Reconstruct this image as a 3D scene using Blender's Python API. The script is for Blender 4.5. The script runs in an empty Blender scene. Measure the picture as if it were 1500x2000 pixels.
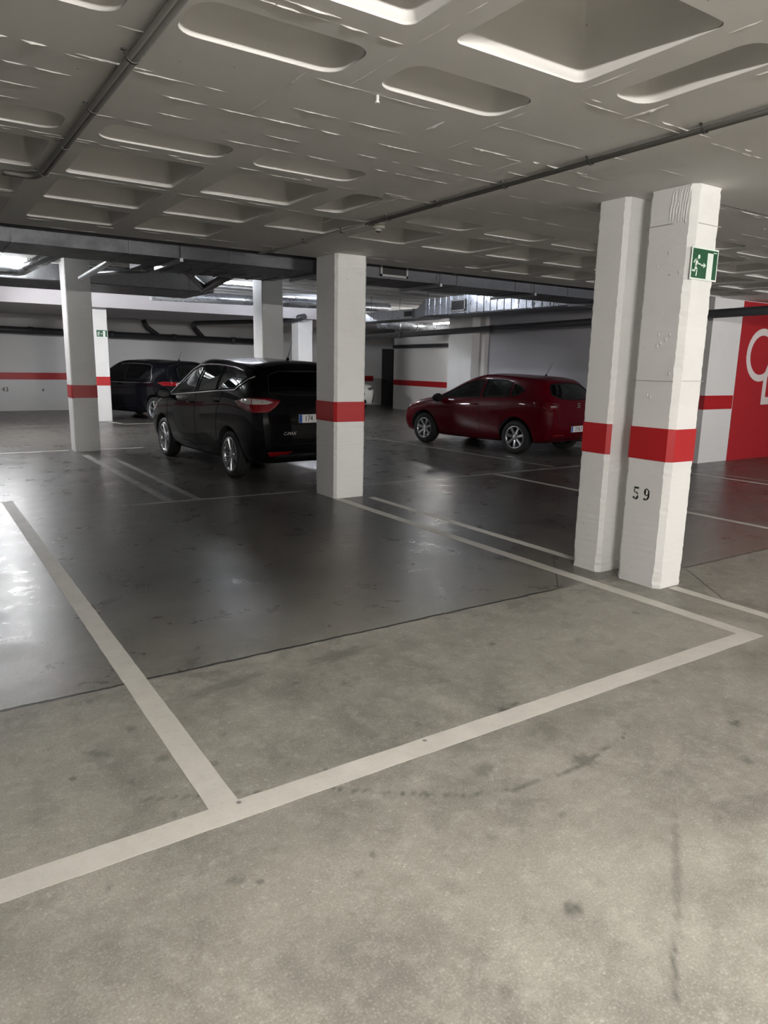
import bpy, bmesh, math, random
from mathutils import Vector, Matrix
from mathutils.bvhtree import BVHTree
from mathutils.geometry import delaunay_2d_cdt
random.seed(7)
C = bpy.context.scene.collection
PI = math.pi
R = math.radians

# ------------------------------------------------------------------ camera
CAM_H = 1.70
cam_data = bpy.data.cameras.new('camera')
cam = bpy.data.objects.new('camera', cam_data)
C.objects.link(cam)
cam_data.sensor_fit = 'VERTICAL'
cam_data.sensor_height = 36.0
cam_data.lens = 36.0 * 1390.0 / 2000.0
cam_data.clip_start = 0.02
cam_data.clip_end = 200
M3 = Matrix(((0.83397019, 0.09591205, -0.54341016),
             (-0.551462, 0.17980785, -0.81459119),
             (0.0195803, 0.97901482, 0.20284624)))
cam.matrix_world = Matrix.Translation((0, 0, CAM_H)) @ M3.to_4x4()
bpy.context.scene.camera = cam

# ------------------------------------------------------------------ world and exposure
world = bpy.data.worlds.new('world')
bpy.context.scene.world = world
world.use_nodes = True
world.node_tree.nodes['Background'].inputs[0].default_value = (0.6, 0.62, 0.7, 1)
world.node_tree.nodes['Background'].inputs[1].default_value = 0.0
vs = bpy.context.scene.view_settings
vs.view_transform = 'Standard'
vs.look = 'None'
vs.exposure = 2.9
vs.gamma = 1.0
vs.use_curve_mapping = False

# lamps of the garage: x, y, z, tube axis, strength, colour, label
WARM = (1.0, 0.965, 0.91)
NEUT = (0.98, 0.985, 1.0)
COOL = (0.86, 0.90, 1.0)
LAMPS = [
    (7.5, -3.2, 2.82, 'x', 240, WARM, 'fluorescent batten on the aisle ceiling to the right, in front of the twin pillars'),
    (1.2, -1.2, 2.82, 'x', 205, WARM, 'fluorescent batten on the ceiling behind the viewer'),
    (12.6, 1.6, 2.82, 'x', 110, NEUT, 'fluorescent batten on the ceiling in front of the red painted wall'),
    (1.35, 14.38, 3.36, 'x', 30, NEUT, 'lit fluorescent batten left of the nearer left pillar'),
    (1.6, 17.6, 3.36, 'y', 270, NEUT, 'fluorescent batten between the crossing duct and the striped back wall'),
    (6.3, 15.3, 3.36, 'x', 13, COOL, 'glowing fluorescent batten beside the pillar behind the black car'),
    (14.3, 18.15, 3.0, 'y', 26, WARM, 'small glowing lamp beyond the silver ribbed duct'),
    (9.7, 12.6, 3.38, 'y', 8, COOL, 'batten hidden over the red car beside the ribbed duct'),
    (9.6, 17.9, 3.36, 'x', 40, COOL, 'batten over the far aisle before the back wall'),
]

# ------------------------------------------------------------------ node helpers
def new_mat(name):
    m = bpy.data.materials.new(name)
    m.use_nodes = True
    nt = m.node_tree
    return m, nt, nt.nodes['Principled BSDF']

def simple(name, col, rough=0.5, metal=0.0, coat=0.0, emit=None, es=0, spec=0.5, noise=0.0, nscale=20, bump=0.0, bscale=80):
    m, nt, b = new_mat(name)
    b.inputs['Base Color'].default_value = (*col, 1)
    b.inputs['Roughness'].default_value = rough
    b.inputs['Metallic'].default_value = metal
    b.inputs['Coat Weight'].default_value = coat
    b.inputs['Coat Roughness'].default_value = 0.03
    b.inputs['Specular IOR Level'].default_value = spec
    if emit:
        b.inputs['Emission Color'].default_value = (*emit, 1)
        b.inputs['Emission Strength'].default_value = es
    tc = nt.nodes.new('ShaderNodeTexCoord')
    if noise:
        n = nt.nodes.new('ShaderNodeTexNoise')
        n.inputs['Scale'].default_value = nscale
        n.inputs['Detail'].default_value = 5
        nt.links.new(tc.outputs['Object'], n.inputs['Vector'])
        cr = nt.nodes.new('ShaderNodeMapRange')
        cr.inputs['To Min'].default_value = 1 - noise
        cr.inputs['To Max'].default_value = 1 + noise
        nt.links.new(n.outputs['Fac'], cr.inputs['Value'])
        mx = nt.nodes.new('ShaderNodeVectorMath')
        mx.operation = 'SCALE'
        mx.inputs[0].default_value = col
        nt.links.new(cr.outputs[0], mx.inputs['Scale'])
        nt.links.new(mx.outputs[0], b.inputs['Base Color'])
    if bump:
        n2 = nt.nodes.new('ShaderNodeTexNoise')
        n2.inputs['Scale'].default_value = bscale
        n2.inputs['Detail'].default_value = 4
        nt.links.new(tc.outputs['Object'], n2.inputs['Vector'])
        bp = nt.nodes.new('ShaderNodeBump')
        bp.inputs['Strength'].default_value = bump
        bp.inputs['Distance'].default_value = 0.01
        nt.links.new(n2.outputs['Fac'], bp.inputs['Height'])
        nt.links.new(bp.outputs[0], b.inputs['Normal'])
    return m

class NT:
    """tiny node-building helper"""
    def __init__(s, nt): s.nt = nt
    def n(s, t, **kw):
        nd = s.nt.nodes.new(t)
        for k, v in kw.items(): setattr(nd, k, v)
        return nd
    def l(s, a, b): s.nt.links.new(a, b)
    def noise(s, vec, scale, detail=5, rough=0.55, dist=0.0):
        n = s.n('ShaderNodeTexNoise')
        n.inputs['Scale'].default_value = scale
        n.inputs['Detail'].default_value = detail
        n.inputs['Roughness'].default_value = rough
        n.inputs['Distortion'].default_value = dist
        s.l(vec, n.inputs['Vector'])
        return n.outputs['Fac']
    def mr(s, v, a, b, c, d, smooth=False):
        n = s.n('ShaderNodeMapRange')
        if smooth: n.interpolation_type = 'SMOOTHSTEP'
        for i, x in zip(('From Min', 'From Max', 'To Min', 'To Max'), (a, b, c, d)):
            n.inputs[i].default_value = x
        s.l(v, n.inputs['Value'])
        return n.outputs[0]
    def math(s, op, a, b=None):
        n = s.n('ShaderNodeMath', operation=op)
        for i, x in enumerate((a, b)):
            if x is None: continue
            if isinstance(x, (int, float)): n.inputs[i].default_value = x
            else: s.l(x, n.inputs[i])
        return n.outputs[0]
    def mix(s, f, a, b):
        n = s.n('ShaderNodeMix', data_type='RGBA')
        if isinstance(f, (int, float)): n.inputs[0].default_value = f
        else: s.l(f, n.inputs[0])
        for i, x in ((6, a), (7, b)):
            if isinstance(x, tuple): n.inputs[i].default_value = (*x, 1)
            else: s.l(x, n.inputs[i])
        return n.outputs[2]

def mat_floor():
    m, nt, b = new_mat('polished_concrete')
    t = NT(nt)
    tc = t.n('ShaderNodeTexCoord')
    P = tc.outputs['Object']
    sep = t.n('ShaderNodeSeparateXYZ'); t.l(P, sep.inputs[0])
    big = t.noise(P, 0.55, 6, 0.6, 0.2)
    mid = t.noise(P, 2.6, 8, 0.70, 0.25)
    fine = t.noise(P, 38, 6, 0.75)
    grit = t.noise(P, 120, 4, 0.75)
    # two pours, parted by the expansion joint at y = 3.7
    xs = t.mr(sep.outputs[0], 4.93, 4.97, 0, 0.14)
    jn = t.math('MULTIPLY', t.math('SUBTRACT', t.noise(P, 6, 6, 0.7), 0.5), 0.05)
    yy = t.math('ADD', t.math('ADD', sep.outputs[1], jn), xs)
    side = t.mr(yy, 3.69, 3.71, 0, 1)
    grad = t.mr(t.math('ADD', sep.outputs[1], t.math('MULTIPLY', t.math('SUBTRACT', big, 0.5), 3.0)), 3.7, 5.2, 0.45, 1.0)
    old = t.mix(t.mr(mid, 0.36, 0.64, 0, 1), (0.150, 0.141, 0.122), (0.275, 0.262, 0.230))
    old = t.mix(t.mr(big, 0.4, 0.68, 0, 0.75), old, (0.335, 0.318, 0.28))
    m9 = t.noise(P, 9, 8, 0.78); m5 = t.noise(P, 5.5, 8, 0.72, 0.3)
    old = t.mix(t.mr(m9, 0.50, 0.68, 0, 0.40), old, (0.44, 0.425, 0.38))
    old = t.mix(t.mr(m5, 0.34, 0.48, 0.38, 0), old, (0.125, 0.118, 0.102))
    sp = t.mr(fine, 0.56, 0.72, 0, 1)
    old = t.mix(t.math('MULTIPLY', sp, t.mr(mid, 0.40, 0.60, 0.15, 0.8)), old, (0.54, 0.515, 0.46))
    old = t.mix(t.mr(fine, 0.30, 0.44, 0.35, 0), old, (0.12, 0.115, 0.10))
    old = t.mix(t.mr(grit, 0.55, 0.67, 0, 0.42), old, (0.60, 0.575, 0.51))
    old = t.mix(t.mr(grit, 0.34, 0.46, 0.45, 0), old, (0.13, 0.125, 0.11))
    new = t.mix(t.mr(mid, 0.34, 0.66, 0, 1), (0.040, 0.038, 0.034), (0.075, 0.072, 0.063))
    new = t.mix(t.mr(big, 0.42, 0.66, 0, 0.7), new, (0.10, 0.095, 0.083))
    col = t.mix(t.math('MULTIPLY', side, grad), old, new)
    # the joint itself
    jd = t.math('ABSOLUTE', t.math('SUBTRACT', yy, 3.70))
    jm = t.mr(jd, 0.006, 0.016, 1, 0)
    xm = t.mr(sep.outputs[0], 4.0, 4.3, 1, 0.12)
    jm = t.math('MULTIPLY', jm, t.math('MAXIMUM', xm, t.mr(sep.outputs[0], 5.4, 5.6, 0, 0.6)))
    for (ax, ay, bx_, by) in ((5.04, 2.87, 5.55, 3.54), (4.13, 3.70, 4.85, 4.43)):
        L_ = math.hypot(bx_ - ax, by - ay); nx_, ny_ = -(by - ay) / L_, (bx_ - ax) / L_
        dd = t.math('ADD', t.math('MULTIPLY', sep.outputs[0], nx_), t.math('MULTIPLY', sep.outputs[1], ny_))
        dd = t.math('ADD', t.math('SUBTRACT', dd, ax * nx_ + ay * ny_), t.math('MULTIPLY', jn, 0.4))
        cm = t.mr(t.math('ABSOLUTE', dd), 0.003, 0.008, 0.7, 0)
        cm = t.math('MULTIPLY', cm, t.math('MULTIPLY', t.math('GREATER_THAN', sep.outputs[0], ax), t.math('LESS_THAN', sep.outputs[0], bx_)))
        jm = t.math('MAXIMUM', jm, cm)
    # damp stains along the joint
    st = t.math('MULTIPLY', t.mr(jd, 0.02, 0.35, 1, 0), t.mr(t.noise(P, 3.1, 6, 0.7, 1.0), 0.52, 0.60, 0, 0.55))
    st = t.math('MULTIPLY', st, t.mr(yy, 3.6, 3.7, 1, 0.15))
    col = t.mix(st, col, (0.075, 0.07, 0.06))
    col = t.mix(jm, col, (0.02, 0.018, 0.016))
    # marks painted per vertex (oil drips, scuffs, tyre lines)
    at = t.n('ShaderNodeAttribute'); at.attribute_name = 'mark'
    col = t.mix(t.math('MULTIPLY', at.outputs['Fac'], t.mr(fine, 0.35, 0.55, 0.55, 1)), col, (0.045, 0.043, 0.038))
    # small blotches
    vo = t.n('ShaderNodeTexVoronoi'); vo.inputs['Scale'].default_value = 3.2; t.l(P, vo.inputs['Vector'])
    spot = t.math('MULTIPLY', t.mr(vo.outputs['Distance'], 0.03, 0.07, 1, 0), t.math('MULTIPLY', t.mr(t.noise(P, 1.9, 3), 0.5, 0.6, 0, 0.7), t.mr(side, 0, 1, 1, 0.1)))
    col = t.mix(spot, col, (0.07, 0.066, 0.058))
    t.l(col, b.inputs['Base Color'])
    ro = t.mr(mid, 0.34, 0.66, 0.25, 0.38)
    ro2 = t.mr(mid, 0.3, 0.7, 0.42, 0.6)
    rr = t.n('ShaderNodeMix'); t.l(side, rr.inputs[0]); t.l(ro2, rr.inputs[2]); t.l(ro, rr.inputs[3])
    t.l(rr.outputs[0], b.inputs['Roughness'])
    b.inputs['Specular IOR Level'].default_value = 0.4
    h = t.math('ADD', t.math('MULTIPLY', mid, 0.22), t.math('MULTIPLY', fine, 0.10))
    h = t.math('ADD', h, t.math('MULTIPLY', grit, 0.05))
    h = t.math('ADD', h, t.math('MULTIPLY', t.noise(P, 9, 7, 0.7, 0.6), 0.30))
    h = t.math('SUBTRACT', h, t.math('MULTIPLY', jm, 0.5))
    bp = t.n('ShaderNodeBump'); bp.inputs['Strength'].default_value = 0.4; bp.inputs['Distance'].default_value = 0.012
    t.l(h, bp.inputs['Height']); t.l(bp.outputs[0], b.inputs['Normal'])
    return m

def mat_plaster(name, col, dirt=0.25, bump=0.35, rough=0.75, dirtcol=(0.25, 0.24, 0.21), scale=1.0, pits=0.0):
    m, nt, b = new_mat(name)
    t = NT(nt)
    tc = t.n('ShaderNodeTexCoord'); P = tc.outputs['Object']
    a = t.noise(P, 2.2 * scale, 7, 0.65, 0.3)
    f = t.noise(P, 30 * scale, 5, 0.7)
    c = t.mix(t.mr(a, 0.5, 0.75, 0, dirt), col, tuple(x * 0.78 for x in col))
    c = t.mix(t.math('MULTIPLY', t.mr(f, 0.64, 0.74, 0, 1), dirt), c, dirtcol)
    if pits:
        vo = t.n('ShaderNodeTexVoronoi'); vo.inputs['Scale'].default_value = 9; t.l(P, vo.inputs['Vector'])
        pm = t.math('MULTIPLY', t.mr(vo.outputs['Distance'], 0.035, 0.06, 1, 0), t.mr(t.noise(P, 4, 2), 0.5, 0.56, 0, pits))
        c = t.mix(pm, c, (0.12, 0.11, 0.1))
    t.l(c, b.inputs['Base Color'])
    b.inputs['Roughness'].default_value = rough
    bp = t.n('ShaderNodeBump'); bp.inputs['Strength'].default_value = bump; bp.inputs['Distance'].default_value = 0.008
    hh = t.math('ADD', a, t.math('MULTIPLY', f, 0.3))
    t.l(hh, bp.inputs['Height']); t.l(bp.outputs[0], b.inputs['Normal'])
    return m

def mat_line():
    m, nt, b = new_mat('line_paint')
    t = NT(nt)
    tc = t.n('ShaderNodeTexCoord'); P = tc.outputs['Object']
    a = t.noise(P, 5, 7, 0.7); f = t.noise(P, 60, 5, 0.7)
    c = t.mix(t.mr(a, 0.35, 0.7, 0, 0.8), (0.57, 0.552, 0.505), (0.45, 0.435, 0.395))
    c = t.mix(t.mr(f, 0.58, 0.70, 0, 0.45), c, (0.26, 0.245, 0.21))
    vo = t.n('ShaderNodeTexVoronoi'); vo.inputs['Scale'].default_value = 7; t.l(P, vo.inputs['Vector'])
    pm = t.math('MULTIPLY', t.mr(vo.outputs['Distance'], 0.05, 0.10, 1, 0), t.mr(t.noise(P, 3, 3), 0.54, 0.6, 0, 0.8))
    c = t.mix(pm, c, (0.09, 0.085, 0.08))
    t.l(c, b.inputs['Base Color'])
    b.inputs['Roughness'].default_value = 0.5
    return m

def mat_line_worn():
    m, nt, b = new_mat('worn_line_paint')
    t = NT(nt)
    tc = t.n('ShaderNodeTexCoord'); P = tc.outputs['Object']
    a = t.noise(P, 3, 7, 0.75)
    c = t.mix(t.mr(a, 0.35, 0.62, 0, 0.9), (0.30, 0.29, 0.27), (0.15, 0.145, 0.13))
    t.l(c, b.inputs['Base Color'])
    b.inputs['Roughness'].default_value = 0.4
    return m

def mat_duct(name='galvanised_steel', col=(0.33, 0.34, 0.36), rough=0.35, bmp=0.2):
    m, nt, b = new_mat(name)
    t = NT(nt)
    tc = t.n('ShaderNodeTexCoord'); P = tc.outputs['Object']
    a = t.noise(P, 6, 4, 0.6)
    vo = t.n('ShaderNodeTexVoronoi'); vo.inputs['Scale'].default_value = 22; t.l(P, vo.inputs['Vector'])
    f = t.math('ADD', t.math('MULTIPLY', a, 0.6), t.math('MULTIPLY', vo.outputs['Distance'], 0.4))
    c = t.mix(t.mr(f, 0.2, 0.7, 0, 1), tuple(x * 0.88 for x in col), tuple(min(1, x * 1.1) for x in col))
    t.l(c, b.inputs['Base Color'])
    b.inputs['Metallic'].default_value = 0.85
    t.l(t.mr(a, 0.3, 0.7, rough - 0.08, rough + 0.12), b.inputs['Roughness'])
    bp = t.n('ShaderNodeBump'); bp.inputs['Strength'].default_value = bmp; bp.inputs['Distance'].default_value = 0.02
    t.l(a, bp.inputs['Height']); t.l(bp.outputs[0], b.inputs['Normal'])
    return m

def mat_glass(name, tint, amount):
    """thin car glass: part of the light passes tinted, the rest is a glossy dark pane"""
    m = bpy.data.materials.new(name); m.use_nodes = True
    nt = m.node_tree; nt.nodes.clear()
    t = NT(nt)
    out = t.n('ShaderNodeOutputMaterial')
    tr = t.n('ShaderNodeBsdfTransparent'); tr.inputs[0].default_value = (*tint, 1)
    gl = t.n('ShaderNodeBsdfGlossy'); gl.inputs['Roughness'].default_value = 0.03; gl.inputs[0].default_value = (0.9, 0.95, 0.95, 1)
    fr = t.n('ShaderNodeFresnel'); fr.inputs[0].default_value = 1.52
    f2 = t.math('ADD', t.math('MULTIPLY', fr.outputs[0], 1.0), amount)
    mx = t.n('ShaderNodeMixShader')
    t.l(f2, mx.inputs[0]); t.l(tr.outputs[0], mx.inputs[1]); t.l(gl.outputs[0], mx.inputs[2])
    t.l(mx.outputs[0], out.inputs[0])
    return m

M = {}
M['floor'] = mat_floor()
def ceiling_marks(m):
    nt = m.node_tree; t = NT(nt); b = nt.nodes['Principled BSDF']
    src = b.inputs['Base Color'].links[0].from_socket
    tc = t.n('ShaderNodeTexCoord'); P = tc.outputs['Object']
    sep = t.n('ShaderNodeSeparateXYZ'); t.l(P, sep.inputs[0])
    vo = t.n('ShaderNodeTexVoronoi'); vo.inputs['Scale'].default_value = 16; t.l(P, vo.inputs['Vector'])
    k = t.math('MULTIPLY', t.mr(vo.outputs['Distance'], 0.05, 0.09, 1, 0), t.mr(t.noise(P, 1.6, 4, 0.6), 0.56, 0.62, 0, 0.8))
    c = t.mix(k, src, (0.06, 0.055, 0.05))
    w = t.math('MULTIPLY', t.math('SUBTRACT', t.noise(P, 5, 6, 0.7), 0.5), 0.05)
    d = t.math('ABSOLUTE', t.math('SUBTRACT', t.math('ADD', sep.outputs[1], w), 3.58))
    k = t.math('MULTIPLY', t.mr(d, 0.003, 0.008, 1, 0), t.math('GREATER_THAN', sep.outputs[0], 5.12))
    c = t.mix(k, c, (0.05, 0.045, 0.04))
    t.l(c, b.inputs['Base Color'])
M['ceiling'] = mat_plaster('painted_concrete_ceiling', (0.66, 0.645, 0.625), dirt=0.15, bump=0.25, rough=0.8)
ceiling_marks(M['ceiling'])
M['ceiling_back'] = mat_plaster('far_ceiling_paint', (0.78, 0.78, 0.77), dirt=0.15, bump=0.2, rough=0.7)
M['pillar'] = mat_plaster('painted_pillar', (0.74, 0.737, 0.725), dirt=0.35, bump=0.5, rough=0.62, pits=0.8)
M['wall_shaded'] = mat_plaster('shaded_wall_paint', (0.50, 0.50, 0.54), dirt=0.2, bump=0.25)  # darker copy of the wall paint, shade from blocked lamps put into the colour
M['wall'] = mat_plaster('painted_wall', (0.72, 0.71, 0.70), dirt=0.2, bump=0.25)
M['red'] = simple('red_band_paint', (0.42, 0.012, 0.016), 0.38, noise=0.08, nscale=6, bump=0.15, bscale=12)
M['redwall'] = simple('red_wall_paint', (0.40, 0.016, 0.024), 0.5, noise=0.08, nscale=3, bump=0.15, bscale=20)
M['white_letter'] = simple('white_letter_paint', (0.72, 0.66, 0.64), 0.6)
M['line'] = mat_line()
M['worn'] = mat_line_worn()
M['duct'] = mat_duct()
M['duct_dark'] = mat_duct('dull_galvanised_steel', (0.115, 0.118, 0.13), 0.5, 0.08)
M['duct_bright'] = mat_duct('bright_galvanised_steel', (0.62, 0.65, 0.70), 0.28)
M['conduit'] = simple('grey_conduit_plastic', (0.19, 0.185, 0.175), 0.55)
M['clamp'] = simple('dark_clamp_metal', (0.07, 0.068, 0.065), 0.5, metal=0.4)
M['pipe'] = simple('dark_grey_drain_pipe', (0.045, 0.047, 0.052), 0.4)
M['black'] = simple('black_paint', (0.012, 0.012, 0.013), 0.5)
M['rubber'] = simple('tyre_rubber', (0.012, 0.012, 0.013), 0.75, bump=0.2, bscale=120)
M['plastic'] = simple('black_plastic', (0.008, 0.008, 0.009), 0.6, spec=0.15)
M['interior'] = simple('car_interior', (0.02, 0.02, 0.022), 0.8)
M['alloy'] = simple('alloy_rim', (0.42, 0.43, 0.45), 0.28, metal=0.9)
M['chrome'] = simple('chrome', (0.80, 0.81, 0.83), 0.12, metal=1.0)
M['mirror'] = simple('wing_mirror_glass', (0.02, 0.022, 0.025), 0.15)
M['paint_black'] = simple('black_car_paint', (0.003, 0.003, 0.0035), 0.25, coat=0.38, spec=0.05)
M['paint_blue'] = simple('dark_navy_car_paint', (0.003, 0.0033, 0.005), 0.25, coat=0.3, spec=0.05)
M['paint_red'] = simple('dark_red_car_paint', (0.075, 0.001, 0.005), 0.3, coat=0.38, spec=0.05)
M['paint_white'] = simple('white_car_paint', (0.75, 0.76, 0.72), 0.3, coat=1.0)
M['tail'] = simple('red_tail_lens', (0.17, 0.002, 0.006), 0.1, coat=0.6)
M['tail_shaded'] = simple('shaded_tail_lens', (0.09, 0.001, 0.004), 0.1, coat=0.8)  # darker copy of the tail lens, its shade put into the colour
M['clear_lens'] = simple('clear_lamp_lens', (0.50, 0.46, 0.45), 0.15, metal=0.3, coat=1.0)
M['head_lens'] = simple('headlamp_lens', (0.10, 0.10, 0.11), 0.12, coat=0.6)
M['plate'] = simple('plate_white', (0.70, 0.70, 0.70), 0.4)
M['plate_blue'] = simple('plate_blue', (0.01, 0.08, 0.42), 0.4)
M['glass'] = mat_glass('car_glass', (0.52, 0.60, 0.58), 0.03)
M['glass_dark'] = mat_glass('tinted_car_glass', (0.05, 0.06, 0.06), 0.03)
M['green'] = simple('sign_green', (0.008, 0.085, 0.035), 0.22, coat=0.6)
M['sign_white'] = simple('sign_white', (0.74, 0.80, 0.76), 0.3)
M['lamp_body'] = simple('lamp_housing', (0.7, 0.7, 0.68), 0.5)
M['box'] = simple('junction_box_plastic', (0.42, 0.43, 0.38), 0.5)
M['grille'] = simple('grille_frame_metal', (0.34, 0.34, 0.33), 0.45, metal=0.5)
M['dark_void'] = simple('dark_slats', (0.02, 0.02, 0.02), 0.6)
M['door'] = simple('recess_shade_paint', (0.05, 0.05, 0.05), 0.6)  # dark colour standing in for the gloom of the recess
M['soffit'] = mat_plaster('beam_paint', (0.60, 0.58, 0.60), dirt=0.2, bump=0.2)

# ------------------------------------------------------------------ mesh helpers
def mesh_obj(name, bm, mats, parent=None, smooth=False, loc=None):
    me = bpy.data.meshes.new(name)
    bm.normal_update()
    bm.to_mesh(me); bm.free()
    for m in (mats if isinstance(mats, (list, tuple)) else [mats]):
        me.materials.append(m)
    if smooth:
        for p in me.polygons: p.use_smooth = True
    o = bpy.data.objects.new(name, me)
    C.objects.link(o)
    if parent is not None: o.parent = parent
    if loc: o.location = loc
    return o

def tag(o, label=None, cat=None, group=None, kind=None):
    if label: o['label'] = label
    if cat: o['category'] = cat
    if group: o['group'] = group
    if kind: o['kind'] = kind
    return o

def struct(o):
    o['kind'] = 'structure'
    return o

def empty(name, loc=(0, 0, 0), rz=0, label=None, cat=None, group=None):
    o = bpy.data.objects.new(name, None)
    o.empty_display_size = 0.1
    C.objects.link(o)
    o.location = loc; o.rotation_euler = (0, 0, rz)
    return tag(o, label, cat, group)

def box(bm, x0, x1, y0, y1, z0, z1, mi=0):
    vs = [bm.verts.new(p) for p in ((x0, y0, z0), (x1, y0, z0), (x1, y1, z0), (x0, y1, z0),
                                    (x0, y0, z1), (x1, y0, z1), (x1, y1, z1), (x0, y1, z1))]
    for f in ((0, 3, 2, 1), (4, 5, 6, 7), (0, 1, 5, 4), (1, 2, 6, 5), (2, 3, 7, 6), (3, 0, 4, 7)):
        fc = bm.faces.new([vs[i] for i in f]); fc.material_index = mi
    return vs

def boxm(name, dims, mat, parent=None, bevel=0.0, seg=2):
    bm = bmesh.new()
    box(bm, *dims)
    if bevel:
        bmesh.ops.bevel(bm, geom=list(bm.edges), offset=bevel, segments=seg, affect='EDGES')
    return mesh_obj(name, bm, mat, parent)

def tube(bm, pts, r, n=12, mi=0, cap=True):
    """tube along a polyline; r may be a list"""
    pts = [Vector(p) for p in pts]
    rs = r if isinstance(r, (list, tuple)) else [r] * len(pts)
    rings = []
    up = Vector((0, 0, 1))
    prev = None
    for i, p in enumerate(pts):
        d = (pts[min(i + 1, len(pts) - 1)] - pts[max(i - 1, 0)]).normalized()
        if prev is None:
            a = d.cross(up)
            if a.length < 1e-3: a = d.cross(Vector((1, 0, 0)))
            a.normalize()
        else:
            a = prev - d * prev.dot(d); a.normalize()
        prev = a
        b = d.cross(a)
        rings.append([bm.verts.new(p + (a * math.cos(2 * PI * k / n) + b * math.sin(2 * PI * k / n)) * rs[i]) for k in range(n)])
    for i in range(len(rings) - 1):
        for k in range(n):
            f = bm.faces.new((rings[i][k], rings[i][(k + 1) % n], rings[i + 1][(k + 1) % n], rings[i + 1][k]))
            f.material_index = mi; f.smooth = True
    if cap:
        f = bm.faces.new(rings[0][::-1]); f.material_index = mi
        f = bm.faces.new(rings[-1]); f.material_index = mi

def bend(pts, rad, n=6):
    """round the inner corners of a polyline"""
    pts = [Vector(p) for p in pts]
    out = [pts[0]]
    for i in range(1, len(pts) - 1):
        a = (pts[i - 1] - pts[i]); b = (pts[i + 1] - pts[i])
        q = min(rad, a.length * 0.45, b.length * 0.45)
        p0 = pts[i] + a.normalized() * q; p1 = pts[i] + b.normalized() * q
        for k in range(n + 1):
            t = k / n
            out.append(p0 * (1 - t) ** 2 + pts[i] * 2 * t * (1 - t) + p1 * t * t)
    out.append(pts[-1])
    return out

def tubem(name, pts, r, mat, parent=None, n=14, rad=0.0):
    bm = bmesh.new()
    if rad: pts = bend(pts, rad)
    tube(bm, pts, r, n)
    return mesh_obj(name, bm, mat, parent)

def text_bm(s, size, depth=0.0, shear=0.0):
    cu = bpy.data.curves.new('txt', 'FONT')
    cu.body = s; cu.size = size; cu.extrude = depth; cu.shear = shear
    cu.align_x = 'CENTER'; cu.align_y = 'CENTER'
    ob = bpy.data.objects.new('txt', cu)
    C.objects.link(ob)
    bpy.context.view_layer.update()
    dg = bpy.context.evaluated_depsgraph_get()
    me = bpy.data.meshes.new_from_object(ob.evaluated_get(dg))
    bm = bmesh.new(); bm.from_mesh(me)
    bpy.data.objects.remove(ob); bpy.data.meshes.remove(me); bpy.data.curves.remove(cu)
    return bm

# ------------------------------------------------------------------ floor
def build_floor():
    bm = bmesh.new()
    lay = bm.verts.layers.float.new('mark')
    # fine grid in the foreground where marks are visible
    x0, x1, y0, y1, st = -1.4, 5.2, 0.0, 4.0, 0.02
    nx = int(round((x1 - x0) / st)); ny = int(round((y1 - y0) / st))
    rnd = random.Random(3)
    blobs = []   # (x, y, rx, ry, ang, strength)
    def blob(x, y, rx, ry=None, ang=0, s=1.0): blobs.append((x, y, rx, ry or rx, ang, s))
    # dotted tyre trail crossing the foreground
    trail = TRAIL
    for k in range(len(trail) - 1):
        ax, ay = trail[k]; bx_, by = trail[k + 1]
        L = math.hypot(bx_ - ax, by - ay)
        n = max(2, int(L / 0.028))
        for i in range(n):
            if rnd.random() < 0.25: continue
            t = i / n
            blob(ax + (bx_ - ax) * t, ay + (by - ay) * t + rnd.uniform(-.003, .003), 0.013, 0.008, math.atan2(by - ay, bx_ - ax), rnd.uniform(.5, .9))
    for (x, y, rx, ry, a, s) in MARKS: blob(x, y, rx, ry, a, s)
    for k in range(55):
        r = rnd.uniform(0.010, 0.026)
        blob(rnd.uniform(-0.6, 4.6), rnd.uniform(0.6, 3.6), r, r * rnd.uniform(0.5, 1), rnd.uniform(0, 3), rnd.uniform(0.25, 0.7))
    val = {}
    for (x, y, rx, ry, a, s) in blobs:
        m = max(rx, ry) * 1.6 + st
        for i in range(int((x - m - x0) / st), int((x + m - x0) / st) + 2):
            for j in range(int((y - m - y0) / st), int((y + m - y0) / st) + 2):
                if 0 <= i <= nx and 0 <= j <= ny:
                    dx = x0 + i * st - x; dy = y0 + j * st - y
                    u = (dx * math.cos(a) + dy * math.sin(a)) / rx
                    v = (-dx * math.sin(a) + dy * math.cos(a)) / ry
                    d = math.sqrt(u * u + v * v) + 0.25 * math.sin(7 * math.atan2(v, u) + x * 50)
                    w = max(0, min(1, (1.5 - d) / 0.7)) * s
                    if w > val.get((i, j), 0): val[(i, j)] = w
    g = []
    for i in range(nx + 1):
        row = []
        for j in range(ny + 1):
            v = bm.verts.new((x0 + i * st, y0 + j * st, 0))
            v[lay] = val.get((i, j), 0)
            row.append(v)
        g.append(row)
    for i in range(nx):
        for j in range(ny):
            bm.faces.new((g[i][j], g[i + 1][j], g[i + 1][j + 1], g[i][j + 1]))
    X0, X1, Y0, Y1 = -8, 24, -9, 32
    def q(a, b, c, d):
        bm.faces.new([bm.verts.new((p[0], p[1], 0)) for p in ((a, c), (b, c), (b, d), (a, d))])
    q(X0, X1, Y0, y0); q(X0, X1, y1, Y1); q(X0, x0, y0, y1); q(x1, X1, y0, y1)
    vs2 = [bm.verts.new(p) for p in ((X0, Y0, -.2), (X1, Y0, -.2), (X1, Y1, -.2), (X0, Y1, -.2))]
    bm.faces.new(vs2[::-1])
    return struct(mesh_obj('floor', bm, M['floor']))

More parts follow.
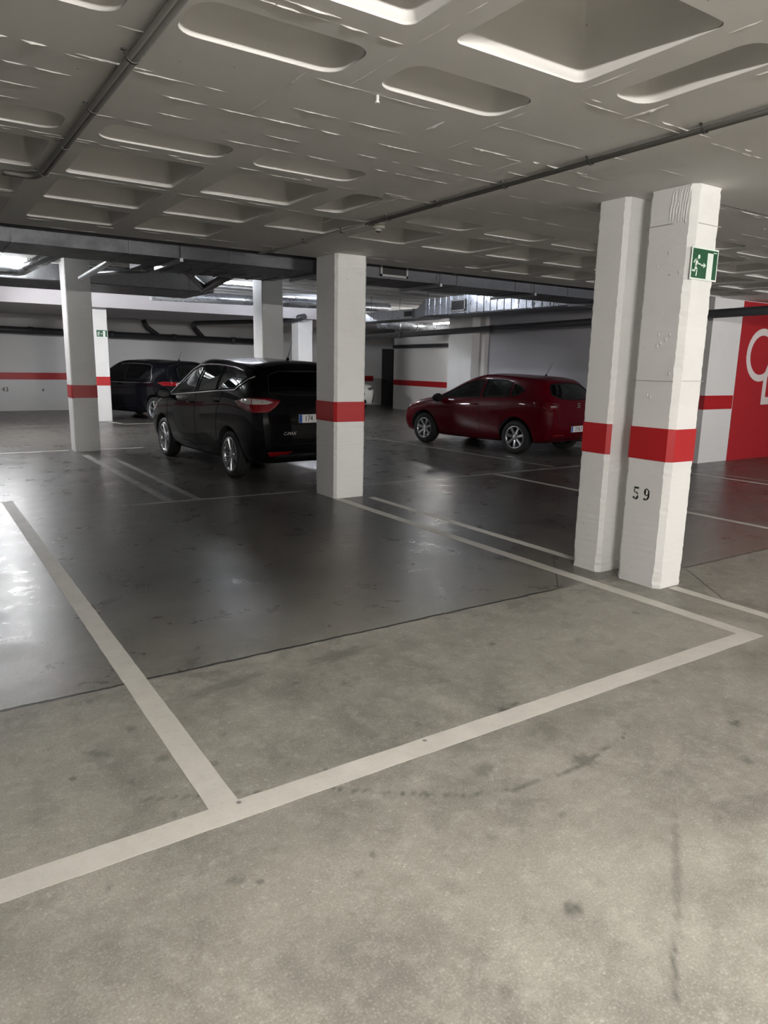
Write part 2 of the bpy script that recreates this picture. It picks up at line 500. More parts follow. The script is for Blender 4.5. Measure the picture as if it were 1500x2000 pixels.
TRAIL = [(0.60, 2.62), (0.95, 2.46), (1.30, 2.28), (1.50, 2.12), (1.72, 1.96), (1.95, 1.88), (2.3, 1.86), (2.75, 1.94)]
MARKS = [(1.92, 2.06, .05, .03, 0.4, .5), (2.35, 1.88, .045, .04, 0, .55), (3.25, 1.72, .03, .018, 0, .8),
         (1.62, 1.30, .03, .02, 0, .8), (1.70, 0.98, .10, .006, 0.65, .8), (1.35, 0.62, .10, .006, 0.1, .7),
         (2.10, 1.25, .28, .012, 0.62, .45), (2.36, 2.42, .03, .02, 0, .8), (2.46, 2.44, .02, .012, 0, .8),
         (-0.28, 2.55, .10, .03, 0.3, .7), (-0.22, 2.45, .06, .02, -.4, .6), (2.0, 3.45, .18, .05, .1, .5),
         (1.3, 3.42, .20, .04, .2, .4), (0.55, 3.05, .06, .02, -.8, .5)]
floor = build_floor()

# ------------------------------------------------------------------ painted lines
def line(x0, y0, x1, y1, w, label, mat='line', wob=0.0016, k=0.0015):
    bm = bmesh.new()
    d = Vector((x1 - x0, y1 - y0, 0)); L = d.length; d.normalize(); nrm = Vector((-d.y, d.x, 0))
    n = max(2, int(L / 0.08))
    a = []; b = []
    for i in range(n + 1):
        p = Vector((x0, y0, 0)) + d * (L * i / n)
        a.append(bm.verts.new(p + nrm * (w / 2 + random.uniform(-wob, wob)) + Vector((0, 0, k))))
        b.append(bm.verts.new(p - nrm * (w / 2 + random.uniform(-wob, wob)) + Vector((0, 0, k))))
    for i in range(n):
        bm.faces.new((b[i], b[i + 1], a[i + 1], a[i]))
    r = bmesh.ops.extrude_face_region(bm, geom=list(bm.faces))
    for v in r['geom']:
        if isinstance(v, bmesh.types.BMVert): v.co.z -= k * 0.9
    bmesh.ops.recalc_face_normals(bm, faces=bm.faces)
    o = mesh_obj('painted_line', bm, M[mat])
    return tag(o, label, 'floor marking', 'white bay lines painted on the garage floor')

line(-6, 2.35, 4.55, 2.35, 0.12, 'long white line across the foreground closing the front of the empty bay')
line(0.88, 2.41, 0.88, 9.5, 0.12, 'white line on the left side of the empty bay, running to the back')
line(4.49, 2.41, 4.49, 7.8, 0.115, 'white line bounding the empty bay at the right, ending at the centre pillar', k=0.0018)
line(4.96, -3.0, 4.96, 3.26, 0.10, 'white line in front of the twin pillars, leaving the frame at the right edge')
line(4.93, 4.12, 4.93, 7.7, 0.10, 'white line between the twin pillars and the centre pillar, outer one of the pair')
line(7.90, -3.0, 7.82, 8.5, 0.09, 'thin white line seen right of and behind the twin pillars, parallel to the bay')
line(5.2, 8.56, 12.0, 8.56, 0.08, 'faint cross line on the dark floor before the red car', 'worn')
line(11.0, 2.0, 10.95, 7.4, 0.07, 'thin white line nearest the red painted wall at the right edge')
line(11.35, 2.0, 11.30, 7.2, 0.06, 'faint line beside the red painted wall, behind its brighter twin', 'worn')
line(9.05, 14.6, 9.35, 8.7, 0.07, 'worn line passing beside the front wheel of the red car', 'worn')
line(2.57, 13.6, 2.57, 8.66, 0.11, 'worn line from the left pillar towards the empty bay, left one of the pair', 'worn')
line(2.92, 13.6, 2.92, 8.62, 0.09, 'worn line from the left pillar towards the empty bay, right one of the pair', 'worn')
line(2.0, 8.60, 4.4, 8.52, 0.07, 'faint cross line joining the two worn lines left of the centre pillar', 'worn')
line(-5, 14.45, 2.45, 14.40, 0.06, 'white cross line left of the left pillar, at its foot')
line(3.0, 14.35, 3.8, 14.32, 0.06, 'white cross line between the left pillar and the front wheel of the black car', k=0.001)
line(-5, 19.9, 4.5, 19.9, 0.08, 'far white cross line before the back wall at the left', 'worn')
line(4.62, 20.8, 4.75, 19.9, 0.09, 'short white line at the foot of the far slim pillar')
line(4.8, 19.82, 7.6, 19.82, 0.07, 'far white line behind the dark car by the back wall')

# ------------------------------------------------------------------ coffered ceiling
def rrect(x0, x1, y0, y1, r, n=5):
    """rounded rectangle, counter-clockwise, grouped by corner"""
    out = []
    for cx, cy, a0 in ((x1 - r, y1 - r, 0), (x0 + r, y1 - r, 90), (x0 + r, y0 + r, 180), (x1 - r, y0 + r, 270)):
        out.append([(cx + r * math.cos(R(a0 + 90 * k / n)), cy + r * math.sin(R(a0 + 90 * k / n))) for k in range(n + 1)])
    return out

Z0 = 3.0
def coffer(bm, cell, hole, r, depth):
    x0, x1, y0, y1 = cell
    cs = [bm.verts.new((x, y, Z0)) for x, y in ((x1, y1), (x0, y1), (x0, y0), (x1, y0))]
    prev = None
    prof = [(0, 0, 0), (0.006, 0.010, .003), (0.016, 0.022, .006), (0.026, 0.07, .01), (0.05, depth * 0.72, .02), (0.075, depth * 0.9, .03), (0.12, depth, .05)]
    for ins, dz, dr in prof:
        loops = rrect(hole[0] + ins, hole[1] - ins, hole[2] + ins, hole[3] - ins, max(0.01, r - ins * 0.5))
        ring = [[bm.verts.new((x, y, Z0 + dz)) for x, y in c] for c in loops]
        if prev is None:
            for k in range(4):
                for i in range(len(ring[k]) - 1):
                    bm.faces.new((cs[k], ring[k][i + 1], ring[k][i]))
                nk = (k + 1) % 4
                bm.faces.new((cs[k], cs[nk], ring[nk][0], ring[k][-1]))
        else:
            fa = [v for c in prev for v in c]; fb = [v for c in ring for v in c]
            for i in range(len(fa)):
                j = (i + 1) % len(fa)
                f = bm.faces.new((fa[j], fa[i], fb[i], fb[j]))
                f.smooth = True
        prev = ring
    f = bm.faces.new([v for c in prev for v in c])

def build_ceiling():
    bm = bmesh.new()
    X0, X1 = -8.0, 24.0
    def solid(x0, x1, y0, y1):
        if x1 - x0 < 1e-4 or y1 - y0 < 1e-4: return
        bm.faces.new([bm.verts.new(p) for p in ((x0, y0, Z0), (x0, y1, Z0), (x1, y1, Z0), (x1, y0, Z0))])
    def row(y0, y1, holes):
        """one strip of the slab; holes: list of (hx0, hx1, hy0, hy1, r, depth)"""
        holes = sorted(holes)
        x = X0
        for i, (a, b, c, d, r, dp) in enumerate(holes):
            e = 0.04
            solid(x, a - e, y0, y1)
            coffer(bm, (a - e, b + e, y0, y1), (a, b, c, d), r, dp)
            x = b + e
        solid(x, X1, y0, y1)
    D = 0.30; DS = 0.22
    # slab in front of the movement joint (over the viewer)
    near_x = [(1.03 + 0.97 * k, 1.79 + 0.97 * k) for k in range(-7, 2)]
    right_x = [(6.95 + 0.97 * k, 7.70 + 0.97 * k) for k in range(0, 8)]
    yb = [-3.05 + 0.98 * k for k in range(0, 7)]   # rows ending at 2.57
    solid(X0, X1, -9, -3.1)
    y = -3.1
    for k in range(6):
        h0 = -3.05 + 0.975 * k; h1 = h0 + 0.74
        cell1 = h1 + 0.1
        hs = [(a, b, h0, h1, 0.05, D) for a, b in near_x + right_x]
        if h0 > 0.6:
            hs.append((2.97, 3.24, h0, h1, 0.09, DS))
        else:
            hs += [(a, b, h0, h1, 0.05, D) for a, b in ((2.97, 3.72), (3.96, 4.72), (4.94, 5.70), (5.92, 6.68))]
        row(y, cell1, hs)
        y = cell1
    row(y, 3.22, [(a, b, 2.82, 3.16, 0.10, DS) for a, b in near_x + right_x])
    solid(X0, X1, 3.22, 4.44)
    far_x = [(1.09 + 0.98 * k, 1.86 + 0.98 * k) for k in range(-7, 2)]
    far_r = [(6.86 + 0.96 * k, 7.58 + 0.96 * k) for k in range(0, 6)]
    row(4.44, 4.95, [(a, b, 4.50, 4.83, 0.10, DS) for a, b in far_x + far_r])
    mid_r = [(3.99, 4.72), (4.95, 5.68), (5.90, 6.62)]
    row(4.95, 5.93, [(a, b, 5.07, 5.83, 0.05, D) for a, b in far_x + far_r] + [(3.06, 3.35, 5.07, 5.83, 0.08, DS)] +
        [(a, b, 5.42, 5.78, 0.09, DS) for a, b in mid_r])
    row(5.93, 6.91, [(a, b, 6.04, 6.81, 0.05, D) for a, b in far_x + far_r + mid_r] + [(3.05, 3.73, 6.04, 6.81, 0.05, D)])
    row(6.91, 7.92, [(a, b, 7.01, 7.79, 0.05, D) for a, b in far_x + far_r] + [(6.38, 6.64, 7.01, 7.79, 0.08, DS)])
    solid(X0, X1, 7.92, 8.35)
    # slab edge and top
    bm.faces.new([bm.verts.new(p) for p in ((X0, 8.35, Z0), (X0, 8.35, 3.55), (X1, 8.35, 3.55), (X1, 8.35, Z0))])
    bm.faces.new([bm.verts.new(p) for p in ((X0, -9, 3.55), (X1, -9, 3.55), (X1, 8.35, 3.55), (X0, 8.35, 3.55))])
    bmesh.ops.remove_doubles(bm, verts=list(bm.verts), dist=1e-5)
    # board seams: small raised, broken ridges of cement and paint
    rnd = random.Random(11)
    def ridge(ax, ay, bx_, by, h=0.006, w=0.008, dens=0.55):
        d = Vector((bx_ - ax, by - ay, 0)); L = d.length; d.normalize(); nr = Vector((-d.y, d.x, 0))
        s = 0.0
        while s < L:
            seg = rnd.uniform(0.05, 0.35)
            if rnd.random() < dens:
                n = max(3, int(seg / 0.02)); prev = None
                off = rnd.uniform(-0.004, 0.004)
                for i in range(n + 1):
                    t = i / n
                    p = Vector((ax, ay, Z0)) + d * (s + seg * t) + nr * (off + rnd.uniform(-.0015, .0015))
                    hh = h * 0.7 * rnd.uniform(0.3, 1.0) * math.sin(PI * min(1, max(0.05, t)) ** 0.8 if 0 < t < 1 else 0.05) + 0.0005
                    ww = w * rnd.uniform(0.5, 1.0)
                    v = [bm.verts.new(p - nr * ww + Vector((0, 0, .0005))), bm.verts.new(p + Vector((0, 0, -hh))), bm.verts.new(p + nr * ww + Vector((0, 0, .0005)))]
                    if prev:
                        bm.faces.new((prev[0], v[0], v[1], prev[1])); bm.faces.new((prev[1], v[1], v[2], prev[2]))
                    prev = v
            s += seg + rnd.uniform(0, 0.12)
    for yy, h in ((2.66, .010), (2.71, .007), (3.24, .004), (3.62, .014), (3.66, .006), (3.90, .008), (4.17, .006), (4.40, .006), (4.93, .006), (4.98, .005), (5.92, .006), (5.97, .005),
                  (6.90, .005), (7.90, .007), (8.28, .007)):
        ridge(-1.5, yy, 3.3, yy, h)
        ridge(3.3, yy, 11, yy, h * 0.8)
    for xx, a, b, h in ((1.90, 0.5, 3.4, .004), (2.83, 0.5, 3.55, .006), (3.31, 1.2, 3.7, .016), (3.45, 3.55, 4.3, .005), (1.66, 3.2, 3.7, .012), (2.58, 3.35, 3.55, .018),
                        (2.9, 3.3, 3.6, .006), (3.42, 4.9, 8.2, .006), (3.86, 5.2, 8.2, .006), (1.97, 4.9, 7.9, .004), (0.98, 4.9, 7.9, .004), (6.76, 4.4, 8.2, .004)):
        ridge(xx, a, xx, b, h)
    bmesh.ops.recalc_face_normals(bm, faces=[])
    o = mesh_obj('ceiling', bm, M['ceiling'])
    return struct(o)
build_ceiling()

# the far part of the garage has a higher flat ceiling
def slab(name, x0, x1, y0, y1, z0, z1, mat):
    return struct(boxm(name, (x0, x1, y0, y1, z0, z1), M[mat]))
slab('trim_1', -8, 24, 8.352, 32, 3.45, 3.55, 'ceiling_back')
for i, yy in enumerate([10.6 + 0.75 * k for k in range(13)]):
    slab('trim_%d' % (2 + i), -7.9, 16, yy, yy + 0.14, 3.40, 3.452, 'ceiling_back')
# beam along the back wall
slab('trim_20', -8, 16.1, 20.6, 25.92, 3.05, 3.449, 'soffit')

# ------------------------------------------------------------------ walls
def stripe(parent, dims, name='red_stripe'):
    return tag(boxm(name, dims, M['red'], parent), 'dark red painted stripe')

wb = struct(boxm('wall_back', (-8, 18.6, 25.92, 26.12, 0, 3.45), M['wall']))
stripe(wb, (-8, 16.6, 25.914, 25.93, 1.0, 1.22))
wl = struct(boxm('wall_left', (-8.2, -8, -9, 26.1, 0, 3.45), M['wall']))
wr = struct(boxm('wall_right', (12.25, 12.45, 8.0, 14.95, 0, 3.45), M['wall_shaded']))
wrf = struct(boxm('wall_right_front', (12.25, 24, 7.8, 8.0, 0, 2.999), M['wall']))
stripe(wrf, (12.244, 13.16, 7.795, 7.9, 1.0, 1.255))
rp = boxm('red_panel', (13.18, 23.9, 7.792, 7.82, 0.0, 2.99), M['redwall'], wrf); tag(rp, 'tall red painted wall panel')
wr2 = struct(boxm('wall_right_far', (16, 16.2, 14.75, 23.5, 0, 3.45), M['wall']))
stripe(wr2, (15.992, 16.1, 15.4, 23.5, 0.93, 1.13))
wr3 = struct(boxm('wall_right_return', (12.45, 16, 14.75, 14.95, 0, 3.45), M['wall']))
wr4 = struct(boxm('wall_right_niche', (18.4, 18.6, 23.3, 25.92, 0, 3.45), M['wall']))
struct(boxm('wall_front', (-8, 24, -9.2, -9, 0, 3.45), M['wall']))
struct(boxm('wall_right_near', (23.8, 24, -9, 7.8, 0, 3.45), M['wall']))
dr = struct(boxm('dark_recess_panel', (17.02, 17.60, 25.86, 25.915, 0, 2.35), M['door']))  # added dark panel standing in for the dark recess
tag(boxm('door_handle', (17.08, 17.18, 25.82, 25.859, 1.0, 1.06), M['black'], dr), None)  # handle made up for the recess panel
# engaged pier on the right wall
pier = struct(boxm('trim_21', (11.87, 12.26, 14.0, 14.94, 0, 3.449), M['pillar'], bevel=0.01))
struct(boxm('trim_22', (12.12, 12.25, 13.8, 14.0, 0, 3.449), M['wall']))

def strokes(name, paths, w, y, mat, parent, thick=0.004):
    """flat painted strokes on a wall facing -y; paths in (x, z)"""
    bm = bmesh.new()
    for pi_, path in enumerate(paths):
        if pi_: y -= 0.002
        pts = [Vector((p[0], p[1])) for p in path]
        L = []; Rr = []
        for i, p in enumerate(pts):
            d = (pts[min(i + 1, len(pts) - 1)] - pts[max(i - 1, 0)]).normalized()
            nrm = Vector((-d.y, d.x))
            if 0 < i < len(pts) - 1:
                d1 = (pts[i] - pts[i - 1]).normalized(); n1 = Vector((-d1.y, d1.x))
                k = w / 2 / max(0.3, nrm.dot(n1))
            else: k = w / 2
            L.append(p + nrm * k); Rr.append(p - nrm * k)
        for i in range(len(pts) - 1):
            q = [L[i], L[i + 1], Rr[i + 1], Rr[i]]
            f = [bm.verts.new((v.x, y, v.y)) for v in q]; b = [bm.verts.new((v.x, y + thick, v.y)) for v in q]
            bm.faces.new(f); bm.faces.new(b[::-1])
            for j in range(4): bm.faces.new((f[j], b[j], b[(j + 1) % 4], f[(j + 1) % 4]))
    bmesh.ops.recalc_face_normals(bm, faces=bm.faces)
    return mesh_obj(name, bm, mat, parent)

def ell(cx, cz, rx, rz, a0, a1, n=24):
    return [(cx + rx * math.cos(R(a0 + (a1 - a0) * k / n)), cz + rz * math.sin(R(a0 + (a1 - a0) * k / n))) for k in range(n + 1)]
cpath = ell(13.97, 2.02, 0.46, 0.44, 28, 318)
letter = strokes('painted_letter', [cpath + [(14.36, 1.86)] , [(14.36, 1.95), (14.20, 1.62), (14.20, 1.14), (14.75, 1.14)]], 0.13, 7.788, M['white_letter'], rp)
tag(letter, 'white outlined letters')

# ------------------------------------------------------------------ pillars
def pillar(x0, x1, y0, y1, z1, band, label, ch=0.035, rough=True, part=None):
    cx, cy = (x0 + x1) / 2, (y0 + y1) / 2
    root = empty('pillar', (cx, cy, 0), 0, label, 'pillar')
    rnd = random.Random(int(x0 * 100 + y0 * 7))
    hx, hy = (x1 - x0) / 2, (y1 - y0) / 2
    def ring(off, c):
        X, Y = hx + off, hy + off
        return [(X - c, -Y), (X, -Y + c), (X, Y - c), (X - c, Y), (-X + c, Y), (-X, Y - c), (-X, -Y + c), (-X + c, -Y)]
    bm = bmesh.new()
    nz = 110 if rough else 8
    prev = None
    for i in range(nz + 1):
        z = z1 * i / nz
        chip = 0.007 * (rnd.random() ** 3) if rough else 0
        if rough and (i < 5): chip += 0.007 * rnd.random()
        if rough and i > nz - 3: chip += 0.006 * rnd.random()
        pts = ring(0, ch + chip)
        vs_ = [bm.verts.new((p[0] + rnd.uniform(-.0012, .0012), p[1] + rnd.uniform(-.0012, .0012), z)) for p in pts]
        if prev:
            for k in range(8):
                bm.faces.new((prev[k], prev[(k + 1) % 8], vs_[(k + 1) % 8], vs_[k]))
        else: bm.faces.new(vs_[::-1])
        prev = vs_
    bm.faces.new(prev)
    shaft = mesh_obj('shaft', bm, M['pillar'], root)
    if band:
        bm = bmesh.new()
        z0_, z1_ = band
        prev = None; first = None
        rings = []
        for off, z in ((0.0, z0_), (0.0045, z0_), (0.0045, z1_), (0.0, z1_)):
            rings.append([bm.verts.new((p[0], p[1], z + (rnd.uniform(-.003, .003) if off else 0))) for p in ring(off, ch)])
        for a, b in zip(rings, rings[1:]):
            for k in (range(8) if not part else part[:-1]): bm.faces.new((a[k], a[(k + 1) % 8], b[(k + 1) % 8], b[k]))
        tag(mesh_obj('red_band', bm, M['red'], root), 'red painted band')
    return root

p_near = pillar(4.79, 5.12, 3.28, 3.69, 3.0, (1.01, 1.26), 'nearest white concrete pillar with red band, stencilled number 59 and green exit sign', 0.04)
p_near2 = pillar(4.76, 5.12, 3.84, 4.14, 3.0, (1.01, 1.26), 'white concrete pillar with red band standing right behind the one stencilled 59', 0.03, part=(5, 6, 7))
p_cen = pillar(4.45, 4.90, 7.82, 8.34, 3.0, (0.98, 1.23), 'white concrete pillar with red band in the centre, hiding the right side of the black car', 0.03)
p_left = pillar(2.52, 2.96, 14.12, 14.55, 3.45, (0.99, 1.22), 'shaded pillar with dark red band in the left part, one warm lit edge', 0.015)
p_slim = pillar(4.30, 4.76, 20.95, 21.35, 3.05, (0.98, 1.22), 'slim bright pillar with red band behind the shaded left pillar, small sign on it', 0.015, False)
p_cm = pillar(6.33, 6.81, 14.2, 14.68, 3.45, (1.0, 1.23), 'pillar rising directly behind the black car with the chrome window line', 0.015, False)
p_far = pillar(10.5, 11.0, 20.8, 21.3, 3.05, (1.0, 1.23), 'distant bright pillar half hidden by the left edge of the centre pillar', 0.015, False)

# concrete patch, wrinkled plaster and pour lines at the head of the nearest pillar
bm = bmesh.new()
rnd = random.Random(5)
for k in range(7):
    yy = 3.33 + k * 0.022
    pts = [(4.7885 , yy + rnd.uniform(-.006, .006) + 0.02 * t, 2.99 - 0.24 * t) for t in (0, .2, .4, .6, .8, 1)]
    tube(bm, pts, [.003, .006, .004, .007, .005, .002], 6)
for k in range(12):
    z = 1.5 + rnd.random() * 1.3
    y = rnd.uniform(3.34, 3.58)
    tube(bm, [(4.789, y, z), (4.787, y + .004, z - .012), (4.789, y + .002, z - .03)], [.002, .006, .001], 6)
o = mesh_obj('plaster_wrinkles', bm, M['pillar'], p_near); o.matrix_parent_inverse = Matrix.Translation(-p_near.location)
o['label'] = 'wrinkled plaster drips at the pillar head'
bm = bmesh.new()
box(bm, 4.7875, 4.795, 3.45, 3.675, 2.745, 2.752); box(bm, 4.84, 5.12, 3.277, 3.29, 2.735, 2.740); box(bm, 4.84, 5.11, 3.277, 3.29, 1.62, 1.624); box(bm, 4.7875, 4.795, 3.32, 3.675, 1.615, 1.62)
o = mesh_obj('pour_line', bm, simple('pour_line_grey', (0.33, 0.32, 0.30), 0.8), p_near); o.matrix_parent_inverse = Matrix.Translation(-p_near.location)

# stencilled 59 on the -x face
def stencil_digits():
    def place(bm):
        # local x -> -y world (reading from -x side), local y -> z
        for v in bm.verts:
            x, y, z = v.co
            v.co = Vector((0 - z, -x, y))
    bm = bmesh.new()
    def poly(pts):
        f = bm.faces.new([bm.verts.new((p[0], p[1], 0)) for p in pts])
    def arc(cx, cy, rx, ry, a0, a1, w0, w1, n=20):
        prev = None
        for k in range(n + 1):
            t = k / n; a = R(a0 + (a1 - a0) * t)
            w = w0 + (w1 - w0) * math.sin(PI * t)
            c, s = math.cos(a), math.sin(a)
            q = (bm.verts.new((cx + (rx - w) * c, cy + (ry - w * .6) * s, 0)), bm.verts.new((cx + (rx + w) * c, cy + (ry + w * .6) * s, 0)))
            if prev: bm.faces.new((prev[0], prev[1], q[1], q[0]))
            prev = q
    # digit 5 (centre -0.045), height .10
    cx = -0.052
    poly([(cx - .020, .050), (cx + .024, .050), (cx + .020, .036), (cx - .020, .036)])
    poly([(cx - .020, .034), (cx - .013, .034), (cx - .013, .006), (cx - .020, .004)])
    arc(cx - .003, -.020, .020, .027, 115, 15, .002, .006)
    arc(cx - .003, -.020, .020, .027, 5, -110, .004, .010)
    arc(cx - .018, -.038, .006, .006, 0, 350, .004, .004)
    # digit 9
    cx = 0.045
    arc(cx, .020, .017, .026, 20, 170, .003, .006)
    arc(cx, .020, .017, .026, 190, 340, .003, .006)
    arc(cx - .014, .020, .004, .020, 0, 359, .004, .004)
    arc(cx - .012, .004, .034, .050, 8, -75, .003, .008)
    poly([(cx + .014, .035), (cx + .026, .035), (cx + .026, -.002), (cx + .016, -.002)])
    arc(cx - .014, -.038, .006, .006, 0, 350, .004, .004)
    place(bm)
    for v in bm.verts: v.co.x -= 0.0
    r = bmesh.ops.extrude_face_region(bm, geom=list(bm.faces))
    for g in r['geom']:
        if isinstance(g, bmesh.types.BMVert): g.co.x += 0.002
    bmesh.ops.recalc_face_normals(bm, faces=bm.faces)
    return bm
o = mesh_obj('painted_number', stencil_digits(), M['black'], p_near)
o.location = (4.7872 - p_near.location.x, 3.50 - p_near.location.y, 0.735)
o['label'] = 'black stencilled number 59'

# exit sign on the -y face of the nearest pillar
def exit_sign(loc, w, h, label, simple_=False):
    root = empty('exit_sign', loc, 0, label, 'sign')
    boxm('sign_plate', (-w / 2, w / 2, 0, 0.004, -h / 2, h / 2), M['sign_white'], root)
    e = 0.010 * w / 0.34 * 1.2
    boxm('green_field', (-w / 2 + e, w / 2 - e, -0.0012, 0.0, -h / 2 + e, h / 2 - e), M['green'], root)
    s = h / 0.235
    bm = bmesh.new()
    def bar(pts, r, y=-0.0022):
        for i in range(len(pts) - 1):
            a = Vector(pts[i]) * s; b = Vector(pts[i + 1]) * s
            d = (b - a); n = Vector((-d.y, d.x)).normalized() * r * s
            ex = d.normalized() * r * s * .6
            q = [a - n - ex, b - n + ex, b + n + ex, a + n - ex]
            fr = [bm.verts.new((p.x, y, p.y)) for p in q]; bk = [bm.verts.new((p.x, -0.0010, p.y)) for p in q]
            bm.faces.new(fr); bm.faces.new(bk[::-1])
            for j in range(4): bm.faces.new((fr[j], bk[j], bk[(j + 1) % 4], fr[(j + 1) % 4]))
    k = w / h / (0.31 / 0.235)
    X = lambda x: x * k
    hd = [(X(-.072) + .014 * math.cos(R(a)), .048 + .016 * math.sin(R(a))) for a in range(0, 360, 20)]
    fr = [bm.verts.new((p[0] * s, -0.0022, p[1] * s)) for p in hd]; bm.faces.new(fr)
    bar([(X(-.092), .026), (X(-.100), -.018)], .010)
    bar([(X(-.086), .030), (X(-.112), .024), (X(-.124), .004)], .005)
    bar([(X(-.086), .024), (X(-.078), -.002), (X(-.050), -.003)], .005)
    bar([(X(-.102), -.020), (X(-.108), -.056), (X(-.134), -.054)], .006)
    bar([(X(-.098), -.022), (X(-.082), -.048), (X(-.088), -.088)], .006)
    bar([(X(-.040), -.010), (X(-.006), -.010)], .005)
    bar([(X(-.012), .004), (X(.012), -.010), (X(-.012), -.024)], .004)
    bar([(X(.060), .062), (X(.060), -.084)], .036)
    bar([(X(.096), .090), (X(.128), .090)], .003)
    bmesh.ops.recalc_face_normals(bm, faces=bm.faces)
    tag(mesh_obj('running_figure_pictogram', bm, M['sign_white'], root), 'white running figure, arrow and door')
    return root
exit_sign((4.955, 3.272, 2.463), 0.325, 0.225, 'green and white exit sign with running figure on the pillar stencilled 59')
s2 = exit_sign((4.60, 20.942, 2.38), 0.30, 0.20, 'small distant exit sign on the slim far pillar')

# number 43 and marks on the back wall
t = text_bm('43', 0.20, 0.002)
for v in t.verts: v.co = Vector((v.co.x, -v.co.z, v.co.y))
o = mesh_obj('painted_number', t, M['black'], wb, loc=(2.64, 25.917, 0.68)); o['label'] = 'small stencilled number 43'
t = text_bm('4', 0.16, 0.002)
for v in t.verts: v.co = Vector((v.co.x, -v.co.z, v.co.y))
o = mesh_obj('painted_number', t, M['black'], wb, loc=(3.74, 25.917, 0.66)); o['label'] = 'partly worn stencilled number'

# ------------------------------------------------------------------ conduits on the ceiling
def clamps(root, pts, r, mat='clamp'):
    for p in pts:
        bm = bmesh.new()
        x, y, z = p
        n = 10; prev = None
        for k in range(n + 1):
            a = R(180 + 180 * k / n)
            for_r = [(x + (r + dr_) * math.cos(a) * 1.25, y + dy, z + (r + dr_) * math.sin(a)) for dr_ in (0.001, 0.004) for dy in (-.008, .008)]
            v = [bm.verts.new(q) for q in for_r]
            if prev:
                for a_, b_ in ((0, 1), (1, 3), (3, 2), (2, 0)):
                    bm.faces.new((prev[a_], prev[b_], v[b_], v[a_]))
            prev = v
        box(bm, x - r * 1.25 - .022, x - r * 1.25 - .002, y - .008, y + .008, 2.992, 2.9995)
        box(bm, x + r * 1.25 + .002, x + r * 1.25 + .022, y - .008, y + .008, 2.992, 2.9995)
        box(bm, x - r * 1.25 - .014, x - r * 1.25 - .008, y - .004, y + .004, 2.980, 2.995)
        bmesh.ops.recalc_face_normals(bm, faces=bm.faces)
        mesh_obj('clamp', bm, M[mat], root)

cl = empty('electrical_conduit', (0.95, 0.0, 2.97), 0, 'pair of grey conduits running along the ceiling at the left', 'conduit')
inv = Matrix.Translation((-0.95, 0.0, -2.97))
o1 = tubem('pipe', [(0.937, -6, 2.972), (0.937, 5.80, 2.972), (0.90, 5.98, 2.972), (0.80, 6.02, 2.978), (0.72, 6.03, 2.984)], 0.0135, M['conduit'], cl, rad=.06)
o2 = tubem('pipe', [(0.968, -6, 2.972), (0.968, 5.84, 2.972), (0.92, 6.02, 2.972), (0.80, 6.06, 2.978), (0.72, 6.07, 2.984)], 0.0135, M['conduit'], cl, rad=.06)
clamps(cl, [(0.952, y, 2.972) for y in (1.84, 2.64, 3.44, 4.22, 5.02, 5.82)], 0.022)
for ch in cl.children: ch.matrix_parent_inverse = inv

cr = empty('electrical_conduit', (3.72, 0.0, 2.97), 0, 'pair of thin dark conduits crossing the ceiling from upper right to the centre pillar', 'conduit')
inv = Matrix.Translation((-3.72, 0.0, -2.97))
tubem('pipe', [(3.708, -6, 2.974), (3.71, 5.95, 2.974)], 0.011, M['conduit'], cr)
tubem('pipe', [(3.735, -6, 2.974), (3.737, 5.95, 2.974)], 0.011, M['conduit'], cr)
tubem('pipe', [(3.722, 5.95, 2.974), (3.722, 8.1, 2.974), (3.70, 8.3, 2.975), (3.69, 8.34, 2.98)], 0.012, M['conduit'], cr, rad=.05)
clamps(cr, [(3.722, y, 2.974) for y in (1.74, 2.54, 3.32, 4.10, 4.87, 5.60, 6.4, 7.2, 8.0)], 0.018)
for ch in cr.children: ch.matrix_parent_inverse = inv

det = empty('junction_box', (3.86, 5.98, 2.97), 0, 'small round junction box hanging on the ceiling conduit', 'junction box')
bm = bmesh.new()
tube(bm, [(0, 0, .03), (0, 0, -.012), (0, 0, -.018)], [.062, .062, .05], 24)
mesh_obj('cover', bm, M['box'], det)
bm = bmesh.new()
tube(bm, [(0, 0, -.019), (0, 0, -.040)], [.036, .030], 20)
mesh_obj('cap', bm, M['box'], det)
bm = bmesh.new()
tube(bm, [(0, 0, -.041), (0, 0, -.048)], [.022, .018], 20)
mesh_obj('lens', bm, M['black'], det)
for k in range(1):
    bm = bmesh.new()
    tube(bm, [(2.08, 3.25, 3.0), (2.08, 3.25, 2.975), (2.08, 3.25, 2.965)], [.008, .008, .014], 10)
    tag(mesh_obj('ceiling_stub', bm, M['pillar']), 'tiny white knob sticking out of the ceiling near the small coffers', 'bolt')

# ------------------------------------------------------------------ ducts
def seams(bm, axis, a, b, step, x0, x1, z0, z1, e=0.006):
    """raised sheet joints round a duct"""
    s = a
    while s < b:
        if axis == 'x': box(bm, s - .012, s + .012, x0 - e, x1 + e, z0 - e, z1 + e)
        else: box(bm, x0 - e, x1 + e, s - .012, s + .012, z0 - e, z1 + e)
        s += step

